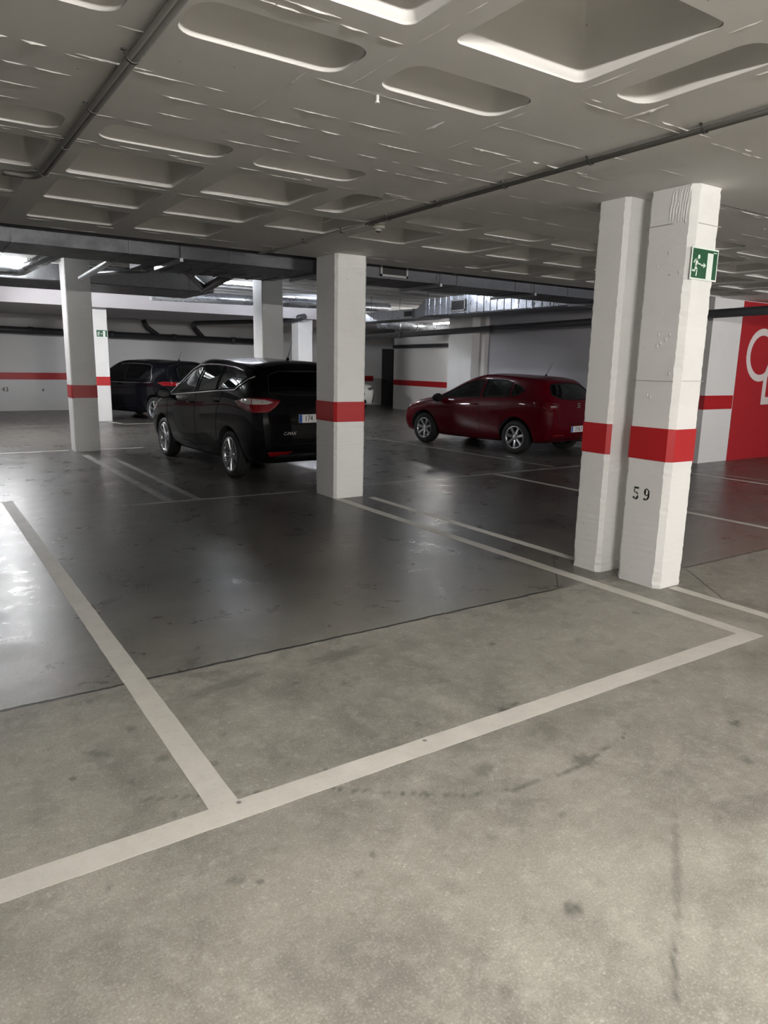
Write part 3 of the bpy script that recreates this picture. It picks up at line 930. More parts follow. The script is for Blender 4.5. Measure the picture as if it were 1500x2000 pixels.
def grille(parent, c, w, h, facing, name='vent_grille'):
    """louvred grille; facing '-y' or '-x'"""
    def add(bm, u0, u1, d0, d1, v0, v1):
        if facing == '-y': box(bm, c[0] + u0, c[0] + u1, c[1] + d0, c[1] + d1, c[2] + v0, c[2] + v1)
        else: box(bm, c[0] + d0, c[0] + d1, c[1] + u0, c[1] + u1, c[2] + v0, c[2] + v1)
    bm = bmesh.new(); f = 0.028
    add(bm, -w / 2, w / 2, -.016, 0, h / 2 - f, h / 2); add(bm, -w / 2, w / 2, -.016, 0, -h / 2, -h / 2 + f)
    add(bm, -w / 2, -w / 2 + f, -.016, 0, -h / 2, h / 2); add(bm, w / 2 - f, w / 2, -.016, 0, -h / 2, h / 2)
    g = mesh_obj(name, bm, M['grille'], parent)
    bm = bmesh.new()
    add(bm, -w / 2 + f, w / 2 - f, -.004, 0, -h / 2 + f, h / 2 - f)
    n = 5
    for k in range(n):
        z = -h / 2 + f + (h - 2 * f) * (k + .5) / n
        add(bm, -w / 2 + f, w / 2 - f, -.013, -.003, z - .003, z + .003)
    mesh_obj('louvres', bm, M['dark_void'], g)
    return g

d1 = empty('air_duct', (2.0, 9.05, 2.865), 0, 'long dark rectangular air duct running behind the coffered slab edge', 'air duct')
inv = Matrix.Translation(-d1.location)
bm = bmesh.new()
box(bm, -7.9, 12.2, 8.60, 9.50, 2.865, 3.30)
seams(bm, 'x', -7.2, 12, 1.18, 8.60, 9.50, 2.865, 3.30)
mesh_obj('duct_body', bm, M['duct_dark'], d1)
for x in [-4.8 + 1.9 * k for k in range(9)]:
    boxm('support_rail', (x - .02, x + .02, 8.52, 9.56, 2.82, 2.86), M['duct'], d1)
grille(d1, (5.82, 8.594, 2.975), 0.46, 0.165, '-y')
for x in [-4.8 + 1.9 * k for k in range(9)]:
    for y in (8.56, 9.53):
        bm = bmesh.new(); tube(bm, [(x, y, 2.84), (x, y, 3.44)], .005, 6)
        mesh_obj('hanger_rod', bm, M['clamp'], d1)
for ch in d1.children: ch.matrix_parent_inverse = inv

# wider branch of that duct, over the front of the black car
d1b = empty('air_duct', (4.6, 10.3, 2.9), 0, 'wide dark duct box hanging above the bonnet of the black car, ribbed underneath', 'air duct')
inv = Matrix.Translation(-d1b.location)
bm = bmesh.new()
box(bm, 2.75, 4.9, 9.60, 10.6, 2.93, 3.38)
for k in range(8): box(bm, 2.9 + k * .26, 2.92 + k * .26, 9.60, 10.6, 2.918, 2.93)
mesh_obj('duct_body', bm, M['duct_dark'], d1b)
for ch in d1b.children: ch.matrix_parent_inverse = inv

d2 = empty('air_duct', (3.0, 15.8, 3.1), 0, 'second dark rectangular duct crossing behind the left pillar', 'air duct')
inv = Matrix.Translation(-d2.location)
bm = bmesh.new()
box(bm, -7.9, 5.5, 14.75, 16.6, 3.10, 3.39)
seams(bm, 'x', -7, 5.4, 1.5, 14.75, 16.6, 3.10, 3.39)
mesh_obj('duct_body', bm, M['duct'], d2)
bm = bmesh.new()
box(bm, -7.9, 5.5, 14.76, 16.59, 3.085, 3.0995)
mesh_obj('underside_shade_sheet', bm, M['duct_dark'], d2)  # dark sheet: shade under the duct put into the colour
for ch in d2.children: ch.matrix_parent_inverse = inv

# ribbed silver duct along the right wall
d3 = empty('air_duct', (10.8, 12.0, 2.86), 0, 'bright ribbed silver duct with a vent above the roof of the red car', 'air duct')
inv = Matrix.Translation(-d3.location)
bm = bmesh.new()
box(bm, 10.5, 11.35, 9.60, 14.15, 2.865, 3.24)
y = 9.70
while y < 14.1:
    box(bm, 10.488, 11.362, y - .010, y + .010, 2.858, 3.247); y += 0.215
for y in (10.6, 12.55, 13.2): box(bm, 10.475, 11.37, y - .018, y + .018, 2.845, 3.255)
mesh_obj('duct_body', bm, M['duct_bright'], d3)
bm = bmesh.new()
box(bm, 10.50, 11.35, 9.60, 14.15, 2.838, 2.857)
mesh_obj('underside_shade_sheet', bm, M['duct_dark'], d3)  # shaded underside painted as a darker steel sheet
grille(d3, (10.474, 12.88, 3.03), 0.50, 0.25, '-x')
bm = bmesh.new()
a = [bm.verts.new(p) for p in ((10.5, 14.15, 2.865), (11.35, 14.15, 2.865), (11.35, 14.15, 3.24), (10.5, 14.15, 3.24))]
b = [bm.verts.new(p) for p in ((10.6, 14.6, 2.83), (11.3, 14.6, 2.83), (11.3, 14.6, 3.06), (10.6, 14.6, 3.06))]
for k in range(4): bm.faces.new((a[k], a[(k + 1) % 4], b[(k + 1) % 4], b[k]))
box(bm, 10.6, 11.3, 14.6, 19.5, 2.83, 3.06)
seams(bm, 'y', 14.8, 19.4, 0.9, 10.6, 11.3, 2.83, 3.06)
bmesh.ops.recalc_face_normals(bm, faces=bm.faces)
mesh_obj('narrow_section', bm, M['duct'], d3)
for y in (10.0, 12.0, 14.0, 16.5, 19.0):
    for x in (10.47, 11.39):
        bm = bmesh.new(); tube(bm, [(x, y, 2.83), (x, y, 3.452)], .006, 6)
        mesh_obj('hanger_rod', bm, M['clamp'], d3)
grille(d3, (10.59, 14.95, 2.945), 0.42, 0.18, '-x')
for ch in d3.children:
    ch.matrix_parent_inverse = inv

d4 = empty('round_duct', (1.8, 13, 3.1), 0, 'shiny round silver duct bending beside the head of the left pillar', 'air duct')
tb = bmesh.new()
pts = bend([(-6, 14.0, 3.13), (1.80, 14.0, 3.13), (1.95, 10.6, 3.13)], 0.22, 8)
tube(tb, pts, 0.085, 18)
for i in range(26):
    tube(tb, [(-5.8 + i * .3, 14.0, 3.13), (-5.79 + i * .3, 14.0, 3.13)], 0.088, 18)
o = mesh_obj('duct_tube', tb, M['duct_bright'], d4, smooth=False); o.matrix_parent_inverse = Matrix.Translation(-d4.location)
d5 = empty('round_duct', (7.5, 16.9, 3.2), 0, 'round silver duct crossing behind the pillar over the black car', 'air duct')
o = tubem('duct_tube', [(4.9, 17.2, 3.16), (11.5, 17.2, 3.26)], 0.12, M['duct_bright'], d5, 18); o.matrix_parent_inverse = Matrix.Translation(-d5.location)
d6 = empty('round_duct', (14, 19, 2.9), 0, 'round silver duct segments by the glowing lamp beyond the ribbed duct', 'air duct')
tb = bmesh.new(); tube(tb, [(12.5, 19.25, 2.93), (15.98, 19.25, 2.93)], 0.13, 18)
for x in (13.2, 13.9, 14.6): tube(tb, [(x, 19.25, 2.93), (x + .06, 19.25, 2.93)], 0.145, 18)
o = mesh_obj('duct_tube', tb, M['duct_bright'], d6); o.matrix_parent_inverse = Matrix.Translation(-d6.location)

# ------------------------------------------------------------------ drain pipes
def pipe_thing(label, paths, r, mat='pipe', collars=(), name='drain_pipe'):
    root = empty(name, paths[0][0], 0, label, 'pipe')
    inv = Matrix.Translation(-root.location)
    for i, p in enumerate(paths):
        rr = r[i] if isinstance(r, (list, tuple)) else r
        bm = bmesh.new()
        tube(bm, bend(p, rr * 2.5), rr, 16)
        o = mesh_obj('pipe' if i == 0 else 'branch_pipe', bm, M[mat], root)
        o.matrix_parent_inverse = inv
    for (a, b, rr) in collars:
        bm = bmesh.new(); tube(bm, [a, b], rr, 16)
        o = mesh_obj('collar', bm, M[mat], root); o.matrix_parent_inverse = inv
    return root
pipe_thing('long dark branched drain pipe high on the back wall',
    [[(-7.9, 25.7, 2.66), (11.8, 25.7, 2.44)],
     [(7.55, 25.7, 2.52), (7.12, 25.7, 2.82), (7.02, 25.68, 3.04)],
     [(9.15, 25.7, 2.50), (8.72, 25.62, 2.92), (8.62, 24.9, 3.0), (10.3, 21.2, 3.02), (10.45, 20.3, 3.1)]], [.11, .085, .09],
    collars=[((x, 25.7, 2.645 - (x + 6) * .0112), (x + .16, 25.7, 2.643 - (x + 6) * .0112), .122) for x in (-3, 0.5, 3.4, 5.9, 8.0, 10.2)])
pipe_thing('dark pipe along the right wall above the red car',
    [[(11.85, 2.0, 2.76), (11.85, 19.2, 2.50)]], .075,
    collars=[((11.85, y, 2.76 - (y - 2) * .0151), (11.85, y + .12, 2.758 - (y - 2) * .0151), .085) for y in (5.5, 9.5, 13.2, 17)])
pipe_thing('forked dark drain pipes hanging from the ceiling above the black car',
    [[(4.72, 13.2, 2.98), (4.42, 10.66, 3.08)],
     [(4.75, 13.2, 3.0), (3.85, 11.55, 3.10), (3.68, 11.4, 3.25), (3.66, 11.4, 3.44)],
     [(4.10, 12.1, 3.06), (3.86, 10.66, 3.12)]], [.07, .065, .045])
pipe_thing('thin dark pipe high on the wall beyond the white car front', [[(15.92, 15.4, 2.44), (15.92, 23.4, 2.38)]], .07)
pipe_thing('grey pipe under the duct beside the left pillar head', [[(2.70, 13.6, 3.05), (2.62, 9.8, 3.12)], [(2.72, 13.2, 3.1), (3.4, 12.0, 3.1)]], [.05, .04], 'duct')

# ------------------------------------------------------------------ fluorescent lamps
for (x, y, z, ax, st, colr, lab) in LAMPS:
    root = empty('fluorescent_lamp', (x, y, z), 0 if ax == 'x' else PI / 2, lab, 'lamp')
    L = 0.62
    top = 3.0 if y < 8.35 else 3.40
    bm = bmesh.new()
    box(bm, -L - .03, L + .03, -.045, .045, 0.028, 0.075)
    box(bm, -L - .03, -L, -.03, .03, -.03, 0.03); box(bm, L, L + .03, -.03, .03, -.03, 0.03)
    mesh_obj('housing', bm, M['lamp_body'], root)
    if top - z > 0.08:
        for s in (-.4, .4):
            bm = bmesh.new(); tube(bm, [(s, 0, .074), (s, 0, top - z)], .006, 8)
            mesh_obj('hanger', bm, M['lamp_body'], root)
    key = 'tube_%d_%s' % (st, colr[2])
    if key not in M:
        M[key] = simple('glowing_tube', (0.9, 0.9, 0.9), 0.4, emit=colr, es=st)
    bm = bmesh.new()
    tube(bm, [(-L, 0, 0), (L, 0, 0)], .018, 12)
    mesh_obj('tube', bm, M[key], root)

# ------------------------------------------------------------------ cars
CMAX_POS = (4.88, 10.10, 0)
LEON_POS = (10.90, 10.52, 0)
def crom(p0, p1, p2, p3, t):
    return 0.5 * ((2 * p1) + (-p0 + p2) * t + (2 * p0 - 5 * p1 + 4 * p2 - p3) * t * t + (-p0 + 3 * p1 - 3 * p2 + p3) * t ** 3)

def station(side, top, fl=0.8):
    xs, zb, ws, wm, zm, wb, zbelt = side
    xr, wr, zr, zc = top
    return [(xs, 0, zb), (xs, ws * fl, zb), (xs, ws, zb + .08), (xs, wm, zm), (xs, wb, zbelt), (xr, wr, zr), (xr + .01, wr * .6, zr + .72 * (zc - zr)), (xr + .02, 0, zc)]

CMAX = [
    [(-.60, 0, .30), (-.70, .62, .30), (-.76, .70, .38), (-.80, .745, .62), (-.73, .74, 1.06), (-.50, .63, 1.44), (-.43, .36, 1.54), (-.41, 0, 1.565)],
    [(-.50, 0, .23), (-.56, .70, .25), (-.60, .82, .35), (-.60, .87, .65), (-.55, .85, 1.12), (-.30, .69, 1.475), (-.24, .42, 1.575), (-.23, 0, 1.60)],
    station((.12, .22, .84, .905, .66, .88, 1.17), (.25, .69, 1.52, 1.62)),
    station((.9, .20, .84, .91, .64, .88, 1.11), (.95, .675, 1.55, 1.64)),
    station((1.55, .20, .84, .91, .62, .88, 1.06), (1.5, .65, 1.535, 1.62)),
    station((2.10, .20, .84, .91, .60, .88, 1.01), (1.98, .63, 1.40, 1.50)),
    station((2.62, .21, .84, .905, .60, .87, .96), (2.58, .67, 1.08, 1.14)),
    station((3.02, .22, .84, .895, .60, .84, .90), (2.98, .62, .99, 1.03)),
    station((3.25, .24, .80, .85, .58, .77, .82), (3.20, .55, .89, .915)),
    [(3.27, 0, .24), (3.32, .54, .24), (3.37, .61, .32), (3.40, .64, .54), (3.36, .60, .73), (3.31, .46, .81), (3.29, .28, .83), (3.29, 0, .84)],
]
LEON = [
    [(-.60, 0, .30), (-.70, .60, .30), (-.78, .68, .38), (-.83, .73, .60), (-.75, .71, .99), (-.46, .55, 1.32), (-.40, .33, 1.385), (-.38, 0, 1.40)],
    [(-.50, 0, .23), (-.55, .68, .24), (-.60, .80, .34), (-.60, .85, .62), (-.53, .83, 1.01), (-.28, .62, 1.345), (-.23, .39, 1.42), (-.22, 0, 1.44)],
    station((.12, .21, .80, .885, .64, .855, 1.03), (.22, .62, 1.385, 1.46)),
    station((.80, .19, .80, .885, .62, .85, 1.00), (.85, .61, 1.405, 1.475)),
    station((1.35, .19, .80, .885, .60, .85, .97), (1.20, .595, 1.385, 1.46)),
    station((1.95, .19, .80, .885, .58, .85, .94), (1.70, .58, 1.255, 1.35)),
    station((2.48, .20, .80, .88, .57, .835, .89), (2.35, .63, .99, 1.05)),
    station((2.90, .21, .80, .87, .56, .80, .83), (2.86, .58, .91, .94)),
    station((3.20, .23, .76, .83, .53, .74, .74), (3.14, .50, .81, .83)),
    [(3.26, 0, .22), (3.32, .52, .22), (3.37, .60, .30), (3.40, .62, .48), (3.36, .58, .64), (3.30, .44, .71), (3.28, .26, .73), (3.28, 0, .74)],
]
def scaled(st, sx, sy, sz): return [[(x * sx, y * sy, z * sz) for x, y, z in s] for s in st]
SUV = [list(s) for s in scaled(CMAX, 1.0, 1.0, 1.0)]
SUV[7] = station((3.10, .26, .85, .91, .66, .88, .96), (3.05, .66, 1.05, 1.09))
SUV[8] = station((3.40, .30, .84, .88, .66, .84, .92), (3.36, .62, .98, 1.01))
SUV[9] = [(3.42, 0, .30), (3.48, .66, .30), (3.53, .72, .38), (3.56, .74, .60), (3.53, .71, .80), (3.49, .56, .90), (3.48, .34, .92), (3.48, 0, .93)]

def loft(st, nu=6, nv=6, bulge=(0.05, 0.06), ncap=14):
    """closed car body through the control points; returns bmesh"""
    K = len(st); J = len(st[0])
    def ext_ring(s):
        s = [Vector(p) for p in s]
        a = Vector((s[1].x, -s[1].y, s[1].z)); b = Vector((s[-2].x, -s[-2].y, s[-2].z))
        return [a] + s + [b]
    dense = []
    for s in st:
        e = ext_ring(s); row = []
        for j in range(J - 1):
            for k in range(nv):
                row.append(crom(e[j], e[j + 1], e[j + 2], e[j + 3], k / nv))
        row.append(Vector(s[-1])); dense.append(row)
    rows = []
    for i in range(K - 1):
        for k in range(nu):
            t = k / nu
            r = []
            for j in range(len(dense[0])):
                p1, p2 = dense[i][j], dense[i + 1][j]
                p0 = dense[i - 1][j] if i > 0 else p1 * 2 - p2
                p3 = dense[i + 2][j] if i + 2 < K else p2 * 2 - p1
                r.append(crom(p0, p1, p2, p3, t))
            rows.append(r)
    rows.append(dense[-1])
    bm = bmesh.new()
    n = len(rows[0])
    G = []
    for r in rows:
        left = [bm.verts.new(p) for p in r]
        right = [left[0]] + [bm.verts.new((p.x, -p.y, p.z)) for p in r[1:-1]] + [left[-1]]
        G.append((left, right))
    for i in range(len(G) - 1):
        for s in (0, 1):
            for j in range(n - 1):
                q = (G[i][s][j], G[i + 1][s][j], G[i + 1][s][j + 1], G[i][s][j + 1])
                bm.faces.new(q if s else q[::-1])
    for end, sg, bl in ((0, -1, bulge[0]), (-1, 1, bulge[1])):
        left, right = G[end]
        cols = []
        for j in range(1, n - 1):
            a = left[j].co; z = a.z; row = [left[j]]
            for c in range(1, ncap):
                s = 1 - 2 * c / ncap
                f = min(1.0, 3.0 * min(j, n - 1 - j) / n)
                row.append(bm.verts.new((a.x + sg * bl * (1 - s * s) * f, a.y * s, z)))
            row.append(right[j]); cols.append(row)
        for j in range(len(cols) - 1):
            for c in range(ncap):
                q = (cols[j][c], cols[j][c + 1], cols[j + 1][c + 1], cols[j + 1][c])
                bm.faces.new(q if end == 0 else q[::-1])
        for row, apex in ((cols[0], left[0]), (cols[-1], left[-1])):
            for c in range(ncap):
                bm.faces.new((row[c], row[c + 1], apex))
    bmesh.ops.remove_doubles(bm, verts=list(bm.verts), dist=1e-4)
    bmesh.ops.recalc_face_normals(bm, faces=bm.faces)
    for f in bm.faces: f.smooth = True
    return bm

def shrink(bm, d, zmin, xr):
    bm.normal_update()
    for v in bm.verts: v.co = v.co - v.normal * d
    for v in bm.verts:
        v.co.z = max(v.co.z, zmin)
        v.co.x = min(max(v.co.x, xr[0]), xr[1])
    bmesh.ops.remove_doubles(bm, verts=list(bm.verts), dist=1e-4)

class Proj:
    """drops 2-D outlines onto the car body"""
    def __init__(s, bm): s.t = BVHTree.FromBMesh(bm)
    def frame(s, kind):
        if kind == 'L': return Vector((0, 3, 0)), Vector((1, 0, 0)), Vector((0, 0, 1)), Vector((0, -1, 0))
        if kind == 'R': return Vector((0, -3, 0)), Vector((1, 0, 0)), Vector((0, 0, 1)), Vector((0, 1, 0))
        if kind == 'B': return Vector((-3, 0, 0)), Vector((0, 1, 0)), Vector((0, 0, 1)), Vector((1, 0, 0))
        if kind == 'F': return Vector((6, 0, 0)), Vector((0, 1, 0)), Vector((0, 0, 1)), Vector((-1, 0, 0))
        if kind == 'BL':
            d = Vector((1, -1, 0)).normalized(); return Vector((-.55, .75, 0)) - d * 2, Vector((1, 1, 0)).normalized(), Vector((0, 0, 1)), d
        if kind == 'BR':
            d = Vector((1, 1, 0)).normalized(); return Vector((-.55, -.75, 0)) - d * 2, Vector((1, -1, 0)).normalized(), Vector((0, 0, 1)), d
        if kind == 'FL':
            d = Vector((-1, -1, 0)).normalized(); return Vector((3.35, .70, 0)) - d * 2, Vector((-1, 1, 0)).normalized(), Vector((0, 0, 1)), d
        if kind == 'FR':
            d = Vector((-1, 1, 0)).normalized(); return Vector((3.35, -.70, 0)) - d * 2, Vector((-1, -1, 0)).normalized(), Vector((0, 0, 1)), d
    def hit(s, kind, u, v, off=0.0):
        o, U, V, D = s.frame(kind)
        p, nrm, i, dist = s.t.ray_cast(o + U * u + V * v, D)
        if p is None: return None
        return p - D * off
    def patch(s, kind, poly, off=0.003, step=0.05, thick=0.0, mats=None):
        pts = []; m = len(poly)
        for i in range(m):
            a = Vector(poly[i]); b = Vector(poly[(i + 1) % m]); k = max(1, int((b - a).length / step))
            for j in range(k): pts.append(a + (b - a) * j / k)
        nb = len(pts)
        us = [p.x for p in pts]; vs_ = [p.y for p in pts]
        def inside(x, y):
            c = False
            for i in range(nb):
                a, b = pts[i], pts[(i + 1) % nb]
                if (a.y > y) != (b.y > y) and x < (b.x - a.x) * (y - a.y) / (b.y - a.y) + a.x: c = not c
            return c
        def far(x, y): return all((p.x - x) ** 2 + (p.y - y) ** 2 > (step * .4) ** 2 for p in pts)
        x = min(us) + step / 2
        inner = []
        while x < max(us):
            y = min(vs_) + step / 2
            while y < max(vs_):
                if inside(x, y) and far(x, y): inner.append(Vector((x, y)))
                y += step
            x += step
        res = delaunay_2d_cdt(pts + inner, [], [list(range(nb))], 1, 1e-6)
        bm = bmesh.new(); V = []
        for p in res[0]:
            h = s.hit(kind, p.x, p.y, off)
            V.append(bm.verts.new(h) if h is not None else None)
        for f in res[2]:
            q = [V[i] for i in f]
            if all(q):
                fc = bm.faces.new(q); fc.smooth = True
        bm.normal_update()
        o, U, Vv, D = s.frame(kind)
        for f in bm.faces:
            if f.normal.dot(D) > 0: f.normal_flip()
        if thick:
            r = bmesh.ops.extrude_face_region(bm, geom=list(bm.faces))
            for g in r['geom']:
                if isinstance(g, bmesh.types.BMVert): g.co -= D * thick
            bmesh.ops.recalc_face_normals(bm, faces=bm.faces)
        return bm
    def strip(s, bm, kind, path, r=0.006, off=0.0, closed=False, n=6):
        pts = []
        P = path + [path[0]] if closed else path
        for i in range(len(P) - 1):
            a = Vector(P[i]); b = Vector(P[i + 1]); k = max(1, int((b - a).length / 0.06))
            for j in range(k): pts.append(a + (b - a) * j / k)
        pts.append(Vector(P[-1]))
        q = [s.hit(kind, p.x, p.y, off) for p in pts]
        q = [p for p in q if p is not None]
        if len(q) > 1: tube(bm, q, r, n)

def prism(kind, poly, a, b):
    bm = bmesh.new()
    def P(u, v, w):
        return (u, w, v) if kind == 'side' else (w, u, v)
    A = [bm.verts.new(P(u, v, a)) for u, v in poly]; B = [bm.verts.new(P(u, v, b)) for u, v in poly]
    bm.faces.new(A); bm.faces.new(B[::-1])
    n = len(poly)
    for i in range(n): bm.faces.new((A[i], B[i], B[(i + 1) % n], A[(i + 1) % n]))
    bmesh.ops.recalc_face_normals(bm, faces=bm.faces)
    for f in bm.faces: f.material_index = 1
    return bm

def cut(obj, cutters):
    for cb in cutters:
        me = bpy.data.meshes.new('cut'); cb.to_mesh(me); cb.free()
        me.materials.append(obj.data.materials[0]); me.materials.append(obj.data.materials[1])
        co = bpy.data.objects.new('cut', me); C.objects.link(co); co.parent = obj.parent
        md = obj.modifiers.new('b', 'BOOLEAN'); md.operation = 'DIFFERENCE'; md.solver = 'EXACT'; md.object = co
        bpy.context.view_layer.update()
        dg = bpy.context.evaluated_depsgraph_get()
        nm = bpy.data.meshes.new_from_object(obj.evaluated_get(dg))
        obj.modifiers.clear()
        old = obj.data
        if len(nm.polygons) > 50:
            obj.data = nm
            bpy.data.meshes.remove(old)
        bpy.data.objects.remove(co); bpy.data.meshes.remove(me)

def lathe(bm, prof, n=40, mi=0):
    """profile (r, y) revolved about the y axis"""
    prev = None; first = None
    for k in range(n):
        a = 2 * PI * k / n
        ring = [bm.verts.new((r * math.cos(a), y, r * math.sin(a))) for r, y in prof]
        if prev:
            for i in range(len(prof) - 1):
                f = bm.faces.new((prev[i], ring[i], ring[i + 1], prev[i + 1])); f.smooth = True; f.material_index = mi
        else: first = ring
        prev = ring
    for i in range(len(prof) - 1):
        f = bm.faces.new((prev[i], first[i], first[i + 1], prev[i + 1])); f.smooth = True; f.material_index = mi

def make_wheel(parent, x, y, rt, rr, w, spokes, style, sgn):
    """outer face towards +y*sgn"""
    bm = bmesh.new()
    h = w / 2
    lathe(bm, [(rr, h * .80), (rr + .012, h * .95), (rr + (rt - rr) * .5, h * 1.02), (rt - .018, h * .93), (rt - .003, h * .72), (rt, h * .55), (rt - .006, h * .3), (rt - .006, h * .24), (rt, h * .2), (rt, -h * .2), (rt - .006, -h * .24), (rt - .006, -h * .3), (rt, -h * .5), (rt - .018, -h * .9), (rr, -h * .8), (rr, h * .8)])
    bmesh.ops.recalc_face_normals(bm, faces=bm.faces)
    tyre = mesh_obj('wheel', bm, M['rubber'], parent)
    tyre.location = (x, y, rt - 0.002); tyre.rotation_euler = (0, 0, 0 if sgn > 0 else PI)
    bm = bmesh.new()
    lathe(bm, [(rr + .008, h * .90), (rr + .002, h * .96), (rr - .012, h * .92), (rr - .020, h * .55), (rr - .03, -h * .5), (rr - .0, -h * .6), (rr, h * .78), (rr + .008, h * .90)], 48)
    def spoke(a0, w0, w1, y0, y1):
        r0, r1 = .045, rr - .008
        prev = None
        for i in range(7):
            t = i / 6; r = r0 + (r1 - r0) * t; ww = w0 + (w1 - w0) * t
            yy = y0 + (y1 - y0) * math.sin(t * PI / 2)
            q = []
            for s, d in ((-1, 0), (-.6, .008), (.6, .008), (1, 0), (1, -.03), (-1, -.03)):
                lx = r; lz = ww * s
                q.append(bm.verts.new((lx * math.cos(a0) - lz * math.sin(a0), yy + d, lx * math.sin(a0) + lz * math.cos(a0))))
            if prev:
                for k in range(6):
                    bm.faces.new((prev[k], prev[(k + 1) % 6], q[(k + 1) % 6], q[k]))
            prev = q
    for k in range(spokes):
        a = 2 * PI * k / spokes + .2
        if style == 'multi':
            spoke(a - .09, .006, .0065, h * .62, h * .86); spoke(a + .09, .006, .0065, h * .62, h * .86)
        elif style == 'twin':
            spoke(a - .10, .010, .012, h * .60, h * .84); spoke(a + .10, .010, .012, h * .60, h * .84)
        else:
            spoke(a, .026, .030, h * .62, h * .84)
    lathe(bm, [(0.001, h * .78), (.03, h * .78), (.05, h * .74), (.062, h * .60), (.065, h * .3)], 24)
    bmesh.ops.recalc_face_normals(bm, faces=bm.faces)
    rim = mesh_obj('rim', bm, M['alloy'], tyre)
    bm = bmesh.new(); lathe(bm, [(0.001, h * .25), (.13, h * .25), (.14, h * .2), (.14, 0)], 30)
    mesh_obj('brake_disc', bm, M['clamp'], tyre)

def seat(parent, x, y, w, zb, zt):
    bm = bmesh.new()
    box(bm, x - .06, x + .06, y - w / 2, y + w / 2, zb, zt)
    bmesh.ops.bevel(bm, geom=list(bm.edges), offset=.035, segments=2, affect='EDGES')
    n = 2 if w > .8 else 1
    for k in range(n):
        yy = y if n == 1 else y + (k - .5) * w * .52
        b2 = box(bm, x - .085, x + .0, yy - .12, yy + .12, zt + .05, zt + .20)
        tube(bm, [(x - .04, yy - .05, zt - .02), (x - .04, yy - .05, zt + .08)], .008, 6); tube(bm, [(x - .04, yy + .05, zt - .02), (x - .04, yy + .05, zt + .08)], .008, 6)
    return mesh_obj('seat', bm, M['interior'], parent)

